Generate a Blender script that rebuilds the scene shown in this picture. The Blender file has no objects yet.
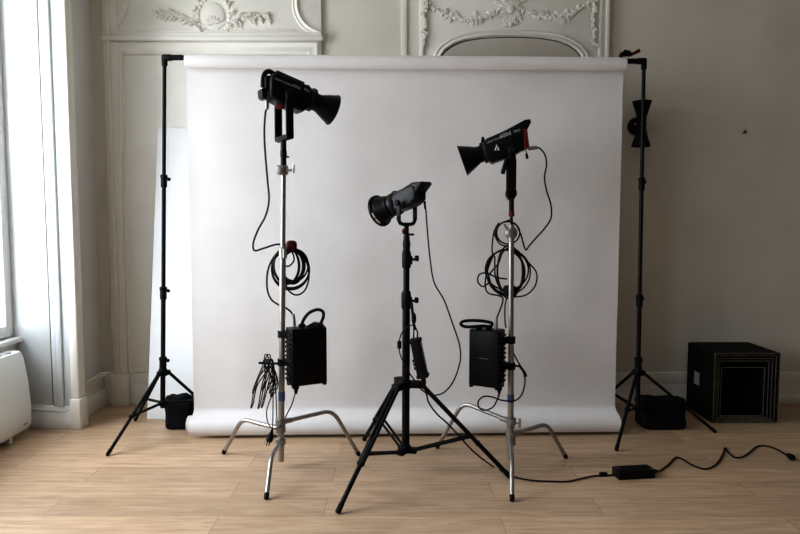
import bpy, bmesh, math, random
from mathutils import Vector, Matrix
random.seed(7)
PI = math.pi
C = bpy.context.scene.collection
FPX, HOR, CAM_H = 630.0, 222.0, 1.335
PITCH = math.atan((267 - HOR) / FPX)
SP, CP = math.sin(PITCH), math.cos(PITCH)

def ray(px, py):
    dx, dy = (px - 400) / FPX, -(py - 267) / FPX
    return Vector((dx, CP + dy * SP, -SP + dy * CP))
def at(px, py, Y):
    d = ray(px, py); t = Y / d.y
    return Vector((d.x * t, Y, CAM_H + d.z * t))
def G(px, py):
    d = ray(px, py); t = -CAM_H / d.z
    return Vector((d.x * t, d.y * t, 0))

# ------------------------------------------------------------------ materials
def mat(name, col, rough=0.5, metal=0.0, var=0.0, scale=20.0, bump=0.0, spec=0.5, coat=0.0):
    m = bpy.data.materials.new(name); m.use_nodes = True
    nt = m.node_tree; b = nt.nodes['Principled BSDF']
    b.inputs['Base Color'].default_value = (*col, 1); b.inputs['Roughness'].default_value = rough
    b.inputs['Metallic'].default_value = metal; b.inputs['Specular IOR Level'].default_value = spec
    b.inputs['Coat Weight'].default_value = coat
    if var or bump:
        tc = nt.nodes.new('ShaderNodeTexCoord'); n = nt.nodes.new('ShaderNodeTexNoise')
        n.inputs['Scale'].default_value = scale; n.inputs['Detail'].default_value = 5
        nt.links.new(tc.outputs['Object'], n.inputs['Vector'])
        if var:
            r = nt.nodes.new('ShaderNodeValToRGB')
            r.color_ramp.elements[0].position = 0.3; r.color_ramp.elements[1].position = 0.7
            r.color_ramp.elements[0].color = (*[c * (1 - var) for c in col], 1)
            r.color_ramp.elements[1].color = (*[min(1, c * (1 + var)) for c in col], 1)
            nt.links.new(n.outputs['Fac'], r.inputs['Fac']); nt.links.new(r.outputs['Color'], b.inputs['Base Color'])
        if bump:
            bp = nt.nodes.new('ShaderNodeBump'); bp.inputs['Strength'].default_value = bump; bp.inputs['Distance'].default_value = 0.01
            nt.links.new(n.outputs['Fac'], bp.inputs['Height']); nt.links.new(bp.outputs['Normal'], b.inputs['Normal'])
    return m

M_WALL = mat('plaster_wall', (0.64, 0.605, 0.53), 0.75, var=0.05, scale=2.5, bump=0.05)
M_DARKWALL = mat('bounce_cut_paint', (0.22, 0.205, 0.18), 0.8, var=0.05, scale=2.5)  # unseen right and rear walls, darkened to cut bounced light
M_TRIM = mat('painted_trim', (0.75, 0.725, 0.665), 0.5, var=0.03, scale=6)
M_CASING = mat('white_gloss_paint', (0.75, 0.75, 0.73), 0.4, var=0.02, scale=5)
M_REVEAL = mat('shutter_paint', (0.50, 0.525, 0.535), 0.5, var=0.03, scale=4)
M_CEIL = mat('ceiling_paint', (0.7, 0.69, 0.66), 0.8, var=0.02, scale=3)
M_PAPER = mat('white_paper', (0.715, 0.69, 0.68), 0.85, var=0.05, scale=2.6)
M_BLACK = mat('black_satin', (0.0045, 0.0045, 0.005), 0.42, var=0.2, scale=40, spec=0.12)
M_BODY = mat('black_housing', (0.005, 0.005, 0.0055), 0.38, var=0.25, scale=60, bump=0.05, spec=0.13)
M_SHEEN = mat('black_housing_sheen', (0.008, 0.008, 0.009), 0.42, var=0.25, scale=60, bump=0.04, spec=0.16)
M_RUBBER = mat('black_rubber', (0.005, 0.005, 0.0055), 0.6, var=0.2, scale=50, spec=0.12)
M_CABLE = mat('black_cable', (0.005, 0.005, 0.006), 0.5, var=0.2, scale=80, spec=0.15)
M_FABRIC = mat('black_nylon', (0.006, 0.006, 0.007), 0.85, var=0.4, scale=60, bump=0.4, spec=0.12)
M_CHROME = mat('chrome_steel', (0.36, 0.345, 0.325), 0.36, 1.0, var=0.08, scale=12)
M_CAST = mat('cast_steel', (0.30, 0.29, 0.27), 0.42, 0.9, var=0.15, scale=40, bump=0.1)
M_RED = mat('red_anodised', (0.085, 0.005, 0.005), 0.5, var=0.1, scale=30, spec=0.2)
M_DKRED = mat('dark_red_panel', (0.07, 0.005, 0.005), 0.5, var=0.1, scale=30, spec=0.2)
M_BLUE = mat('blue_tape', (0.05, 0.09, 0.22), 0.6, var=0.1, scale=60)
M_WHITE = mat('white_print', (0.75, 0.75, 0.75), 0.6, var=0.05, scale=50)
M_GREYP = mat('grey_print', (0.36, 0.36, 0.36), 0.6, var=0.05, scale=50)
M_FOAM = mat('white_foam_board', (0.78, 0.79, 0.80), 0.7, var=0.02, scale=3)
M_RAD = mat('radiator_enamel', (0.82, 0.84, 0.83), 0.35, var=0.02, scale=4)
M_CUBE = mat('black_cube_paint', (0.007, 0.007, 0.0065), 0.65, var=0.3, scale=25, spec=0.1)
M_EDGE = mat('worn_plywood_edge', (0.13, 0.115, 0.085), 0.7, var=0.35, scale=30)
M_STICK = mat('pale_sticker', (0.30, 0.32, 0.34), 0.6, var=0.1, scale=40)
M_DARKLINE = mat('dark_gap', (0.06, 0.05, 0.04), 0.9, var=0.2, scale=20)  # dark strips for the shutter joint and the mirror's inner edge
M_SILVERIN = mat('reflector_lining', (0.55, 0.55, 0.55), 0.25, 0.9, var=0.05, scale=30)
M_GLINT = mat('orange_glint', (0.35, 0.14, 0.05), 0.4, 0.6, var=0.1, scale=30)  # colour of the painted glint on the sconce

def glass_mat():
    m = bpy.data.materials.new('window_glass'); m.use_nodes = True
    nt = m.node_tree; nt.nodes.remove(nt.nodes['Principled BSDF'])
    t = nt.nodes.new('ShaderNodeBsdfTransparent'); g = nt.nodes.new('ShaderNodeBsdfGlossy'); g.inputs['Roughness'].default_value = 0.02
    mx = nt.nodes.new('ShaderNodeMixShader'); lw = nt.nodes.new('ShaderNodeLayerWeight'); pw = nt.nodes.new('ShaderNodeMath'); pw.operation = 'POWER'; pw.inputs[1].default_value = 5
    fr = nt.nodes.new('ShaderNodeMath'); fr.operation = 'MULTIPLY_ADD'; fr.inputs[1].default_value = .5; fr.inputs[2].default_value = .035
    nt.links.new(lw.outputs['Facing'], pw.inputs[0]); nt.links.new(pw.outputs[0], fr.inputs[0])
    nt.links.new(fr.outputs[0], mx.inputs[0]); nt.links.new(t.outputs[0], mx.inputs[1]); nt.links.new(g.outputs[0], mx.inputs[2])
    nt.links.new(mx.outputs[0], nt.nodes['Material Output'].inputs['Surface'])
    return m
M_GLASS = glass_mat()
M_MIRROR = mat('mirror_glass', (0.80, 0.81, 0.78), 0.04, 1.0, var=0.04, scale=3)

def floor_mat():
    m = bpy.data.materials.new('oak_plank_floor'); m.use_nodes = True
    nt = m.node_tree; b = nt.nodes['Principled BSDF']; N = nt.nodes.new; L = nt.links.new
    tc = N('ShaderNodeTexCoord'); mp = N('ShaderNodeMapping'); mp.inputs['Location'].default_value = (0.35, 0.07, 0)
    L(tc.outputs['Object'], mp.inputs['Vector'])
    br = N('ShaderNodeTexBrick'); br.offset = 0.37; br.offset_frequency = 2
    br.inputs['Scale'].default_value = 1; br.inputs['Brick Width'].default_value = 1.28; br.inputs['Row Height'].default_value = 0.19
    br.inputs['Mortar Size'].default_value = 0.0012; br.inputs['Mortar Smooth'].default_value = 0.3
    br.inputs['Color1'].default_value = (0, 0, 0, 1); br.inputs['Color2'].default_value = (1, 1, 1, 1); br.inputs['Mortar'].default_value = (0.4, 0.4, 0.4, 1)
    L(mp.outputs[0], br.inputs['Vector'])
    # grain: stretched noise, shifted per plank
    add = N('ShaderNodeVectorMath'); add.operation = 'MULTIPLY_ADD'
    L(br.outputs['Color'], add.inputs[0]); add.inputs[1].default_value = (7.3, 3.1, 0); L(mp.outputs[0], add.inputs[2])
    st = N('ShaderNodeMapping'); st.inputs['Scale'].default_value = (1.6, 16, 1); L(add.outputs[0], st.inputs['Vector'])
    n1 = N('ShaderNodeTexNoise'); n1.inputs['Scale'].default_value = 2.2; n1.inputs['Detail'].default_value = 8; n1.inputs['Roughness'].default_value = 0.62; n1.inputs['Distortion'].default_value = 0.5
    L(st.outputs[0], n1.inputs['Vector'])
    ramp = N('ShaderNodeValToRGB'); e = ramp.color_ramp.elements
    e[0].position = 0.25; e[0].color = (0.34, 0.222, 0.138, 1); e[1].position = 0.72; e[1].color = (0.59, 0.425, 0.29, 1)
    k = ramp.color_ramp.elements.new(0.5); k.color = (0.485, 0.334, 0.216, 1)
    L(n1.outputs['Fac'], ramp.inputs['Fac'])
    # plank tone
    pt = N('ShaderNodeMapRange'); pt.inputs['To Min'].default_value = 0.86; pt.inputs['To Max'].default_value = 1.10
    sep = N('ShaderNodeSeparateColor'); L(br.outputs['Color'], sep.inputs[0]); L(sep.outputs[0], pt.inputs['Value'])
    mul = N('ShaderNodeMix'); mul.data_type = 'RGBA'; mul.blend_type = 'MULTIPLY'; mul.inputs['Factor'].default_value = 1
    L(ramp.outputs['Color'], mul.inputs['A']); L(pt.outputs[0], mul.inputs['B'])
    gap = N('ShaderNodeMix'); gap.data_type = 'RGBA'
    L(br.outputs['Fac'], gap.inputs['Factor']); L(mul.outputs['Result'], gap.inputs['A']); gap.inputs['B'].default_value = (0.17, 0.09, 0.045, 1)
    L(gap.outputs['Result'], b.inputs['Base Color'])
    b.inputs['Roughness'].default_value = 0.42; b.inputs['Specular IOR Level'].default_value = 0.35
    bp = N('ShaderNodeBump'); bp.inputs['Strength'].default_value = 0.08; bp.inputs['Distance'].default_value = 0.004
    L(n1.outputs['Fac'], bp.inputs['Height']); L(bp.outputs[0], b.inputs['Normal'])
    return m
M_FLOOR = floor_mat()

# ------------------------------------------------------------------ mesh builder
WOFF = {}
class MB:
    def __init__(s): s.v = []; s.f = []
    def add(s, vs, fs, mtx=None):
        o = len(s.v)
        s.v += [(mtx @ Vector(v)) if mtx else Vector(v) for v in vs]
        s.f += [[i + o for i in f] for f in fs]
        return s
    def bm(s, b, mtx=None):
        b.verts.ensure_lookup_table(); b.verts.index_update()
        s.add([v.co.copy() for v in b.verts], [[v.index for v in f.verts] for f in b.faces], mtx); b.free(); return s
    def box(s, c, size, mtx=None, bev=0.0, seg=2):
        b = bmesh.new(); bmesh.ops.create_cube(b, size=1)
        for v in b.verts: v.co = Vector((v.co.x * size[0] + c[0], v.co.y * size[1] + c[1], v.co.z * size[2] + c[2]))
        if bev: bmesh.ops.bevel(b, geom=b.edges[:], offset=bev, segments=seg, profile=0.5, affect='EDGES')
        return s.bm(b, mtx)
    def span(s, a, b, bev=0.0):
        return s.box([(a[i] + b[i]) / 2 for i in range(3)], [abs(b[i] - a[i]) for i in range(3)], bev=bev)
    def prism(s, poly, h0, h1, bev=0.0, mtx=None, seg=2):
        """poly in local x,z ; extruded along local y from h0 to h1"""
        b = bmesh.new()
        lo = [b.verts.new((x, h0, z)) for x, z in poly]; hi = [b.verts.new((x, h1, z)) for x, z in poly]
        b.faces.new(lo); b.faces.new(hi[::-1]); n = len(poly)
        for i in range(n): b.faces.new((lo[i], hi[i], hi[(i + 1) % n], lo[(i + 1) % n]))
        bmesh.ops.recalc_face_normals(b, faces=b.faces[:])
        if bev:
            es = [e for e in b.edges if abs(e.verts[0].co.y - e.verts[1].co.y) < 1e-9]
            bmesh.ops.bevel(b, geom=es, offset=bev, segments=seg, profile=0.5, affect='EDGES')
        return s.bm(b, mtx)
    def lathe(s, o, axis, prof, n=20, close=False):
        o = Vector(o); ax = Vector(axis).normalized()
        u = ax.orthogonal().normalized(); w = ax.cross(u)
        vs = []; fs = []
        for t, r in prof:
            for k in range(n):
                a = 2 * PI * k / n; vs.append(o + ax * t + (u * math.cos(a) + w * math.sin(a)) * max(r, 1e-5))
        m = len(prof)
        for i in range(m if close else m - 1):
            j = (i + 1) % m
            for k in range(n):
                k2 = (k + 1) % n; fs.append((i * n + k, i * n + k2, j * n + k2, j * n + k))
        if not close: fs.append(tuple(range(n))[::-1]); fs.append(tuple((m - 1) * n + k for k in range(n)))
        return s.add(vs, fs)
    def cyl(s, a, b, r, r2=None, n=14, bev=0.0):
        a = Vector(a); b = Vector(b); L = (b - a).length; r2 = r if r2 is None else r2
        if bev: p = [(0, r - bev), (bev, r), (L - bev, r2), (L, r2 - bev)]
        else: p = [(0, r), (L, r2)]
        return s.lathe(a, b - a, p, n)
    def tube(s, pts, r, n=8, closed=False, flat=None):
        pts = [Vector(p) for p in pts]
        q = [pts[0]]
        for p in pts[1:]:
            if (p - q[-1]).length > 1e-5: q.append(p)
        pts = q; N = len(pts); vs = []; fs = []; u = None
        for i, p in enumerate(pts):
            if closed: t = (pts[(i + 1) % N] - pts[i - 1])
            else: t = pts[min(i + 1, N - 1)] - pts[max(i - 1, 0)]
            t = t.normalized() if t.length > 1e-9 else Vector((0, 0, 1))
            u = (u - t * u.dot(t)) if u is not None else t.orthogonal()
            if u.length < 1e-6: u = t.orthogonal()
            u.normalize(); w = t.cross(u)
            rr = r(i / (N - 1)) if callable(r) else r
            for k in range(n):
                a = 2 * PI * k / n; vs.append(p + (u * math.cos(a) + w * math.sin(a)) * rr)
        for i in range(N if closed else N - 1):
            j = (i + 1) % N
            for k in range(n):
                k2 = (k + 1) % n; fs.append((i * n + k, i * n + k2, j * n + k2, j * n + k))
        if not closed: fs.append(tuple(range(n))[::-1]); fs.append(tuple((N - 1) * n + k for k in range(n)))
        return s.add(vs, fs)
    def ell(s, c, r, mtx=None, e=1.0, nu=16, nv=10, f=None):
        vs = []; fs = []
        sg = lambda x: math.copysign(abs(x) ** e, x)
        for j in range(nv + 1):
            ph = -PI / 2 + PI * j / nv
            for i in range(nu):
                th = 2 * PI * i / nu
                p = Vector((sg(math.cos(ph)) * sg(math.cos(th)), sg(math.cos(ph)) * sg(math.sin(th)), sg(math.sin(ph))))
                if f: p = f(p)
                vs.append((c[0] + r[0] * p.x, c[1] + r[1] * p.y, c[2] + r[2] * p.z))
        for j in range(nv):
            for i in range(nu):
                k = (i + 1) % nu; fs.append((j * nu + i, j * nu + k, (j + 1) * nu + k, (j + 1) * nu + i))
        return s.add(vs, fs, mtx)
    def build(s, name, m, parent=None, smooth=True, ang=35, weld=True):
        off = WOFF.get(parent.name, Vector((0, 0, 0))) if parent else Vector((0, 0, 0))
        b = bmesh.new(); vs = [b.verts.new(v - off) for v in s.v]
        for f in s.f:
            try: b.faces.new([vs[i] for i in f])
            except ValueError: pass
        if weld: bmesh.ops.remove_doubles(b, verts=b.verts[:], dist=2e-5)
        bmesh.ops.recalc_face_normals(b, faces=b.faces[:])
        me = bpy.data.meshes.new(name); b.to_mesh(me); b.free()
        if smooth:
            for p in me.polygons: p.use_smooth = True
            me.set_sharp_from_angle(angle=math.radians(ang))
        me.materials.append(m)
        o = bpy.data.objects.new(name, me); C.objects.link(o)
        if parent: o.parent = parent; WOFF[o.name] = off
        return o

def thing(name, label, cat, loc, group=None):
    o = bpy.data.objects.new(name, None); C.objects.link(o); o.empty_display_size = 0.1
    o.location = loc; WOFF[o.name] = Vector(loc); o['label'] = label; o['category'] = cat
    if group: o['group'] = group
    return o
def tag(o, label, cat, group=None):
    o['label'] = label; o['category'] = cat
    if group: o['group'] = group
    return o
def struct(name, mb, m, parent=None, **k):
    o = mb.build(name, m, parent, **k)
    if not parent: o['kind'] = 'structure'
    return o
def spline(pts, n=8, closed=False):
    pts = [Vector(p) for p in pts]; N = len(pts); out = []
    g = (lambda i: pts[i % N]) if closed else (lambda i: pts[max(0, min(N - 1, i))])
    for i in range(N if closed else N - 1):
        p0, p1, p2, p3 = g(i - 1), g(i), g(i + 1), g(i + 2)
        for k in range(n):
            t = k / n
            out.append(0.5 * ((2 * p1) + (p2 - p0) * t + (2 * p0 - 5 * p1 + 4 * p2 - p3) * t * t + (3 * p1 - p0 - 3 * p2 + p3) * t ** 3))
    if not closed: out.append(pts[-1])
    return out
def pxs(lst): return [at(*p) for p in lst]
def text_mb(mb, s, size, mtx, bold=0.0):
    cu = bpy.data.curves.new('t', 'FONT'); cu.body = s; cu.size = size; cu.offset = bold; cu.resolution_u = 2
    o = bpy.data.objects.new('t', cu); C.objects.link(o)
    bpy.context.view_layer.update()
    me = o.evaluated_get(bpy.context.evaluated_depsgraph_get()).to_mesh()
    mb.add([v.co.copy() for v in me.vertices], [list(p.vertices) for p in me.polygons], mtx)
    bpy.data.objects.remove(o); bpy.data.curves.remove(cu)

# ================================================================== ROOM SHELL
YB = 4.57          # back wall
XL = -2.19        # inner face of left wall
XO = -2.50         # window plane
YR = 4.02          # far reveal of the window niche
XR, YN, ZC = 4.6, -3.2, 3.5
struct('floor', MB().span((XO - .2, YN - .1, -.1), (XR + .1, YB + .15, 0)), M_FLOOR)
struct('ceiling', MB().span((XO - .2, YN - .1, ZC), (XR + .1, YB + .15, ZC + .1)), M_CEIL)
struct('wall_back', MB().span((XO - .2, YB, 0), (XR + .1, YB + .15, ZC)), M_WALL)
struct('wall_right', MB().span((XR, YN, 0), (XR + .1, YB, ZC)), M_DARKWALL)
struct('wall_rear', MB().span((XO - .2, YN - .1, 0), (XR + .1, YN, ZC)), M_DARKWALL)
WIN = [(2.1, YR), (-0.3, 1.4)]
SILL, HEAD = 0.60, 3.15
wl = MB()
edges = [YN] + [y for w in sorted(WIN) for y in w] + [YB]
for i in range(0, len(edges), 2):
    wl.span((XO - .12, edges[i], 0), (XL, edges[i + 1], ZC))
for y0, y1 in WIN:
    wl.span((XO - .12, y0, HEAD), (XL, y1, ZC)); wl.span((XO - .12, y0, 0), (XO + .02, y1, SILL))
struct('wall_left', wl, M_CASING, weld=False)
# windows: frame, glazing bars, panes
for n, (y0, y1) in enumerate(WIN):
    fr = MB()
    for yy in (y0 + .04, y1 - .04): fr.box((XO - .03, yy, (SILL + HEAD) / 2), (.09, .08, HEAD - SILL), bev=.012)
    for zz in (SILL + .04, HEAD - .04): fr.box((XO - .03, (y0 + y1) / 2, zz), (.085, y1 - y0, .08), bev=.012)
    ym = (y0 + y1) / 2
    fr.box((XO - .03, ym, (SILL + HEAD) / 2), (.10, .10, HEAD - SILL), bev=.015)
    w = struct('window_%d' % (n + 1), fr, M_CASING)
    w['kind'] = 'structure'
    for (a, b) in ((y0 + .06, ym - .04), (ym + .04, y1 - .06)):
        for k in range(3):
            za = SILL + .06 + k * (HEAD - SILL - .12) / 3; zb = za + (HEAD - SILL - .12) / 3
            MB().span((XO - .034, a, za), (XO - .030, b, zb)).build('pane', M_GLASS, w)
            MB().box((XO - .03, (a + b) / 2, zb), (.04, b - a, .03), bev=.006).build('glazing_bar', M_CASING, w)
    MB().span((XO - .06, y0, SILL - .03), (XO + .075, y1, SILL), bev=.008).build('window_sill', M_CASING, w)
# far reveal: folded shutter boards, dark joint, stepped architrave beside it
rv = MB()
rv.span((-2.46, YR - .012, .16), (-2.25, YR + .01, HEAD), bev=.003)
rv.span((-2.24, YR - .022, .14), (-2.205, YR + .01, HEAD), bev=.006)
rv.span((-2.205, YR - .032, .14), (-2.17, YR + .01, HEAD), bev=.006)
rv.span((-2.17, YR - .016, .14), (-2.11, YR + .01, HEAD), bev=.005)
struct('trim_1', rv, M_REVEAL)
struct('trim_2', MB().span((-2.25, YR - .006, .15), (-2.24, YR + .012, HEAD)), M_DARKLINE)
bb = MB(); bb.span((-2.47, YR - .03, 0), (-2.12, YR + .01, .11), bev=.006); bb.span((-2.47, YR - .02, .11), (-2.12, YR + .01, .15), bev=.008)
bb.tube([(-2.47, YR - .03, .145), (-2.3, YR - .035, .128), (-2.15, YR - .03, .115)], .006)
struct('baseboard_left', bb, M_CASING)
# architrave post on the corner of the niche, with plinth block
cs = MB(); cs.span((-2.118, YR - .04, .2), (-2.062, YR + .05, ZC - .02), bev=.012); cs.span((-2.19, YR - .0, 0), (-2.085, YR + .09, ZC - .02), bev=.01)
cs.span((-2.122, YR - .05, 0), (-2.055, YR + .06, .2), bev=.008)
struct('trim_3', cs, M_TRIM)
bl = MB(); bl.span((XL - .01, YR + .1, 0), (XL + .045, YB, .12), bev=.006); bl.span((XL - .01, YR + .1, .12), (XL + .028, YB, .2), bev=.006); bl.span((XL - .01, YR + .1, .2), (XL + .04, YB, .222), bev=.008)
struct('baseboard_left_pier', bl, M_TRIM)
def W(px, py): return at(px, py, YB)
# back wall baseboard with cap moulding
b2 = MB()
for (xa, xb) in ((XL, XR),):
    b2.span((xa, YB - .022, 0), (xb, YB + .01, .15), bev=.006); b2.span((xa, YB - .03, .0), (xb, YB, .07), bev=.006); b2.span((xa, YB - .024, .15), (xb, YB, .235), bev=.006)
struct('baseboard_back', b2, M_TRIM)
# corner pilaster
pl = MB(); x0, x1 = W(117, 390).x, W(131, 390).x
pl.span((x0, YB - .05, .23), (x1, YB, ZC), bev=.01); pl.span((x0 + .03, YB - .07, .23), (x1 - .05, YB, ZC), bev=.01); pl.span((x0 - .01, YB - .08, 0), (x1 + .005, YB, .235), bev=.008)
struct('trim_4', pl, M_TRIM)
struct('trim_5', MB().tube([(XL + .05, YR + .1, .235), (XL + .05, YB - .12, .25), (XL + .09, YB - .09, .25)], .010), M_TRIM)
# left door-like panel and its over-panel
def mould(mb, pts, w, d, y=YB, closed=False):
    """moulding of width w standing d proud along a path of points on the back wall: two stepped rounded runs"""
    pts = [Vector(p) for p in pts]
    N = len(pts); vs = []; fs = []
    prof = [(-.5, 0), (-.5, .6), (-.32, 1), (-.1, .75), (.1, .55), (.3, .75), (.42, .5), (.5, .3), (.5, 0)]
    m = len(prof)
    for i, p in enumerate(pts):
        if closed: a, b, c = pts[i - 1], p, pts[(i + 1) % N]
        else: a, b, c = pts[max(i - 1, 0)], p, pts[min(i + 1, N - 1)]
        t1 = (b - a) if (b - a).length > 1e-6 else (c - b); t2 = (c - b) if (c - b).length > 1e-6 else t1
        n1 = Vector((-t1.z, 0, t1.x)).normalized(); n2 = Vector((-t2.z, 0, t2.x)).normalized()
        nn = (n1 + n2); nn = nn / max(nn.dot(n1), .5)
        for q, h in prof: vs.append(Vector((p.x, y - d * h, p.z)) + nn * q * w)
    for i in range(N if closed else N - 1):
        j = (i + 1) % N
        for k in range(m - 1): fs.append((i * m + k, i * m + k + 1, j * m + k + 1, j * m + k))
    mb.add(vs, fs)
pan = MB(); A, B = W(108, 40), W(322, 40)
pan.span((A.x, YB - .03, .24), (B.x, YB, ZC), bev=.006)
struct('trim_6', pan, M_TRIM)
yf = YB - .03
fr = MB()
mould(fr, [W(119, 330), W(119, 49), W(314, 49), W(314, 330)], .09, .025, yf)
a, b = W(124, 55), W(309, 400)
fr.span((a.x - .006, yf - .006, b.z), (a.x + .006, yf, a.z)); fr.span((a.x, yf - .006, a.z - .006), (b.x, yf, a.z + .006))
struct('trim_7', fr, M_TRIM)
cn = MB(); a, b = W(106, 41.5), W(324, 41.5)
cn.span((a.x, yf - .045, a.z - .012), (b.x, yf, a.z + .02), bev=.008); cn.span((a.x + .01, yf - .03, a.z + .02), (b.x - .01, yf, a.z + .05), bev=.008)
a, b = W(126, 33), W(296, 33)
cn.span((a.x, yf - .012, a.z - .01), (b.x, yf, a.z + .012), bev=.005)
struct('trim_8', cn, M_TRIM)
# concave over-panel corners and frame
ov = MB()
def arc(cx, cy, r, a0, a1, n=12): return [W(cx + r * math.cos(math.radians(a0 + (a1 - a0) * i / n)), cy + r * math.sin(math.radians(a0 + (a1 - a0) * i / n))) for i in range(n + 1)]
mould(ov, [W(111, 34)] + arc(103, 6, 24, 70, 0) + [W(127, -40)], .045, .02, yf)
mould(ov, [W(319, 36)] + arc(326, 6, 30, 105, 180) + [W(296, -40)], .045, .022, yf)
struct('trim_9', ov, M_TRIM)
# foliage ornament : leaves are small domed blades in relief
def leaf(mb, px, py, ang, L, wd, y, h=.012):
    c = W(px, py); d = Vector((math.cos(ang), 0, math.sin(ang))); nrm = Vector((-d.z, 0, d.x)); s = YB / FPX
    L *= s; wd *= s; vs = []; fs = []
    for i in range(7):
        t = i / 6; ww = wd * math.sin(PI * min(1, t * .92 + .06)) ** .8 * .5; bend = nrm * (L * .12 * math.sin(t * 2.4))
        p = Vector((c.x, y, c.z)) + d * L * t + bend
        lift = Vector((0, -h * math.sin(PI * (t * .85 + .1)), 0))
        vs += [p - nrm * ww, p - nrm * ww * .5 + lift * .8, p + lift * .55, p + nrm * ww * .5 + lift * .8, p + nrm * ww]
    for i in range(6):
        for k in range(4): fs.append((i * 5 + k, i * 5 + k + 1, i * 5 + k + 6, i * 5 + k + 5))
    mb.add(vs, fs)
def bead(mb, px, py, r, y, e=1.0):
    c = W(px, py); s = YB / FPX; mb.ell((c.x, y, c.z), (r * s, .012, r * s), nu=8, nv=6)
orn = MB(); cx = 215
for sd in (-1, 1):
    stem = [(cx + sd * 16, 26), (cx + sd * 26, 19), (cx + sd * 38, 17), (cx + sd * 50, 19 + (2 if sd > 0 else -1))]
    orn.tube([Vector((p.x, yf - .004, p.z)) for p in spline([W(*q) for q in stem])], .006, 6)
    for k in range(13):
        t = k / 12; px = cx + sd * (18 + 36 * t); py = 24 - 9 * math.sin(t * 1.9) + (4 * t if sd > 0 else 1 * t)
        for up in (1, -1):
            ag = (random.uniform(.1, 1.3)) * up
            leaf(orn, px, py, ag if sd > 0 else PI - ag, random.uniform(6, 12) * (1 - .25 * t), random.uniform(2.6, 4.2), yf, .032)
    for k in range(5):
        leaf(orn, cx + sd * (12 + k * 3), 32, (PI / 2 - sd * (.9 + .25 * k)) , 10, 4, yf, .016)
for k in range(26):
    a = 2 * PI * k / 26; bead(orn, cx + 16 * math.cos(a), 17 - 19 * math.sin(a), 2.3, yf, 1)
    leaf(orn, cx + 17 * math.cos(a), 17 - 20 * math.sin(a), a + random.uniform(-.6, 1.2), 6, 3.2, yf, .032)
orn.ell((W(cx, 18).x, yf, W(cx, 18).z), (.085, .018, .10), nu=20, nv=8)
for k in range(7):
    leaf(orn, cx, 26, PI * (k + .5) / 7, 9, 3.5, yf - .014, .016)
leaf(orn, cx - 4, 30, 2.6, 12, 5, yf, .015); leaf(orn, cx + 4, 30, .5, 12, 5, yf, .015)
struct('trim_10', orn, M_TRIM, ang=60)
# thin vertical moulding between the panels, and trumeau panel with garlands
struct('trim_11', MB().span((W(401, 30).x, YB - .016, .24), (W(407, 30).x, YB, ZC), bev=.006), M_TRIM)
tr = MB(); a, b = W(419, 30), W(607, 30)
tr.span((a.x, YB - .03, .24), (b.x, YB, ZC), bev=.006)
for px in (420.5, 597.5): tr.span((W(px, 30).x, YB - .045, .24), (W(px + 3, 30).x, YB, ZC), bev=.004)
tr.span((W(604, 30).x, YB - .05, .24), (W(607.5, 30).x, YB, ZC), bev=.005)
struct('trim_12', tr, M_TRIM)
arch_pts = [(436, 330), (436, 62), (438, 55), (443, 49), (452, 43), (463, 39), (478, 36.5), (494, 35.3), (510, 35), (526, 35.3), (542, 36.5), (557, 39), (568, 43), (577, 49), (582, 55), (584, 62), (584, 330)]
mr = thing('overmantel_mirror', 'arched wall mirror with pale moulded frame, its top showing above the backdrop', 'mirror', (W(510, 300).x, YB - .03, .6))
fm = MB(); mould(fm, [W(*q) for q in arch_pts], .05, .035, yf); fm.build('mirror_frame', M_TRIM, mr)
gm = MB(); ip = [W(*q) for q in arch_pts]; gm.prism([(p.x + (W(510, 300).x - p.x) * .03, p.z - .02 * (p.z > 2)) for p in ip], yf - .008, yf - .003); gm.build('mirror_glass', M_MIRROR, mr)
dk = MB(); dk.tube([Vector((p.x + (W(510, 300).x - p.x) * .035, yf - .009, p.z - .026)) for p in spline(ip[1:-1], 3)], .004, 6); dk.build('dark_inner_edge', M_DARKLINE, mr)
gl = MB()
for (xa, ya, xb, yb, dip) in ((425, 3, 506, 6, 17), (514, 6, 592, 1, 17)):
    for k in range(34):
        t = k / 33; px = xa + (xb - xa) * t; py = ya + (yb - ya) * t + dip * 4 * t * (1 - t) * .93; big = 1.6 + 2.6 * math.sin(PI * t)
        bead(gl, px + random.uniform(-.6, .6), py + random.uniform(-1, 1) * big * .4, big * random.uniform(.55, .8), yf - .004)
        leaf(gl, px, py, random.uniform(0, 2 * PI), big * 1.9, big * .9, yf, .02)
for px in (424, 592):
    for k in range(16):
        py = -2 + k * 3.2; w_ = 2.6 * (1 - abs(k - 7) / 12)
        leaf(gl, px + random.uniform(-1, 1), py, -PI / 2 + random.uniform(-.9, .9), 5, 2.8, YB - .045, .018); bead(gl, px, py, w_ * .8, YB - .045)
for k in range(22):   # central rosette and plume
    a = 2 * PI * k / 22
    leaf(gl, 510, 12, a, random.uniform(9, 17), 4, yf, .02)
for k in range(9): leaf(gl, 510, 26, PI * k / 8, 9, 3.2, yf, .018)
bead(gl, 510, 11, 4.5, yf - .012); bead(gl, 510, 26, 2.5, yf - .008)
for sd in (-1, 1):
    for k in range(8): leaf(gl, 510 + sd * (4 + k * 2.6), 7 - k * 1.2, (PI / 2 - sd * (.9 + .2 * (k % 3))), 8, 3, yf, .016)
struct('trim_13', gl, M_TRIM, ang=60)
nl = MB(); p = W(743, 133); nl.cyl((p.x, YB + .003, p.z), (p.x, YB - .03, p.z + .006), .005, n=8); nl.ell((p.x, YB - .03, p.z + .006), (.009, .005, .009), nu=10, nv=6)
tag(nl.build('wall_nail', M_BLACK), 'small dark nail sticking out of the bare right-hand wall', 'nail')

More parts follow.
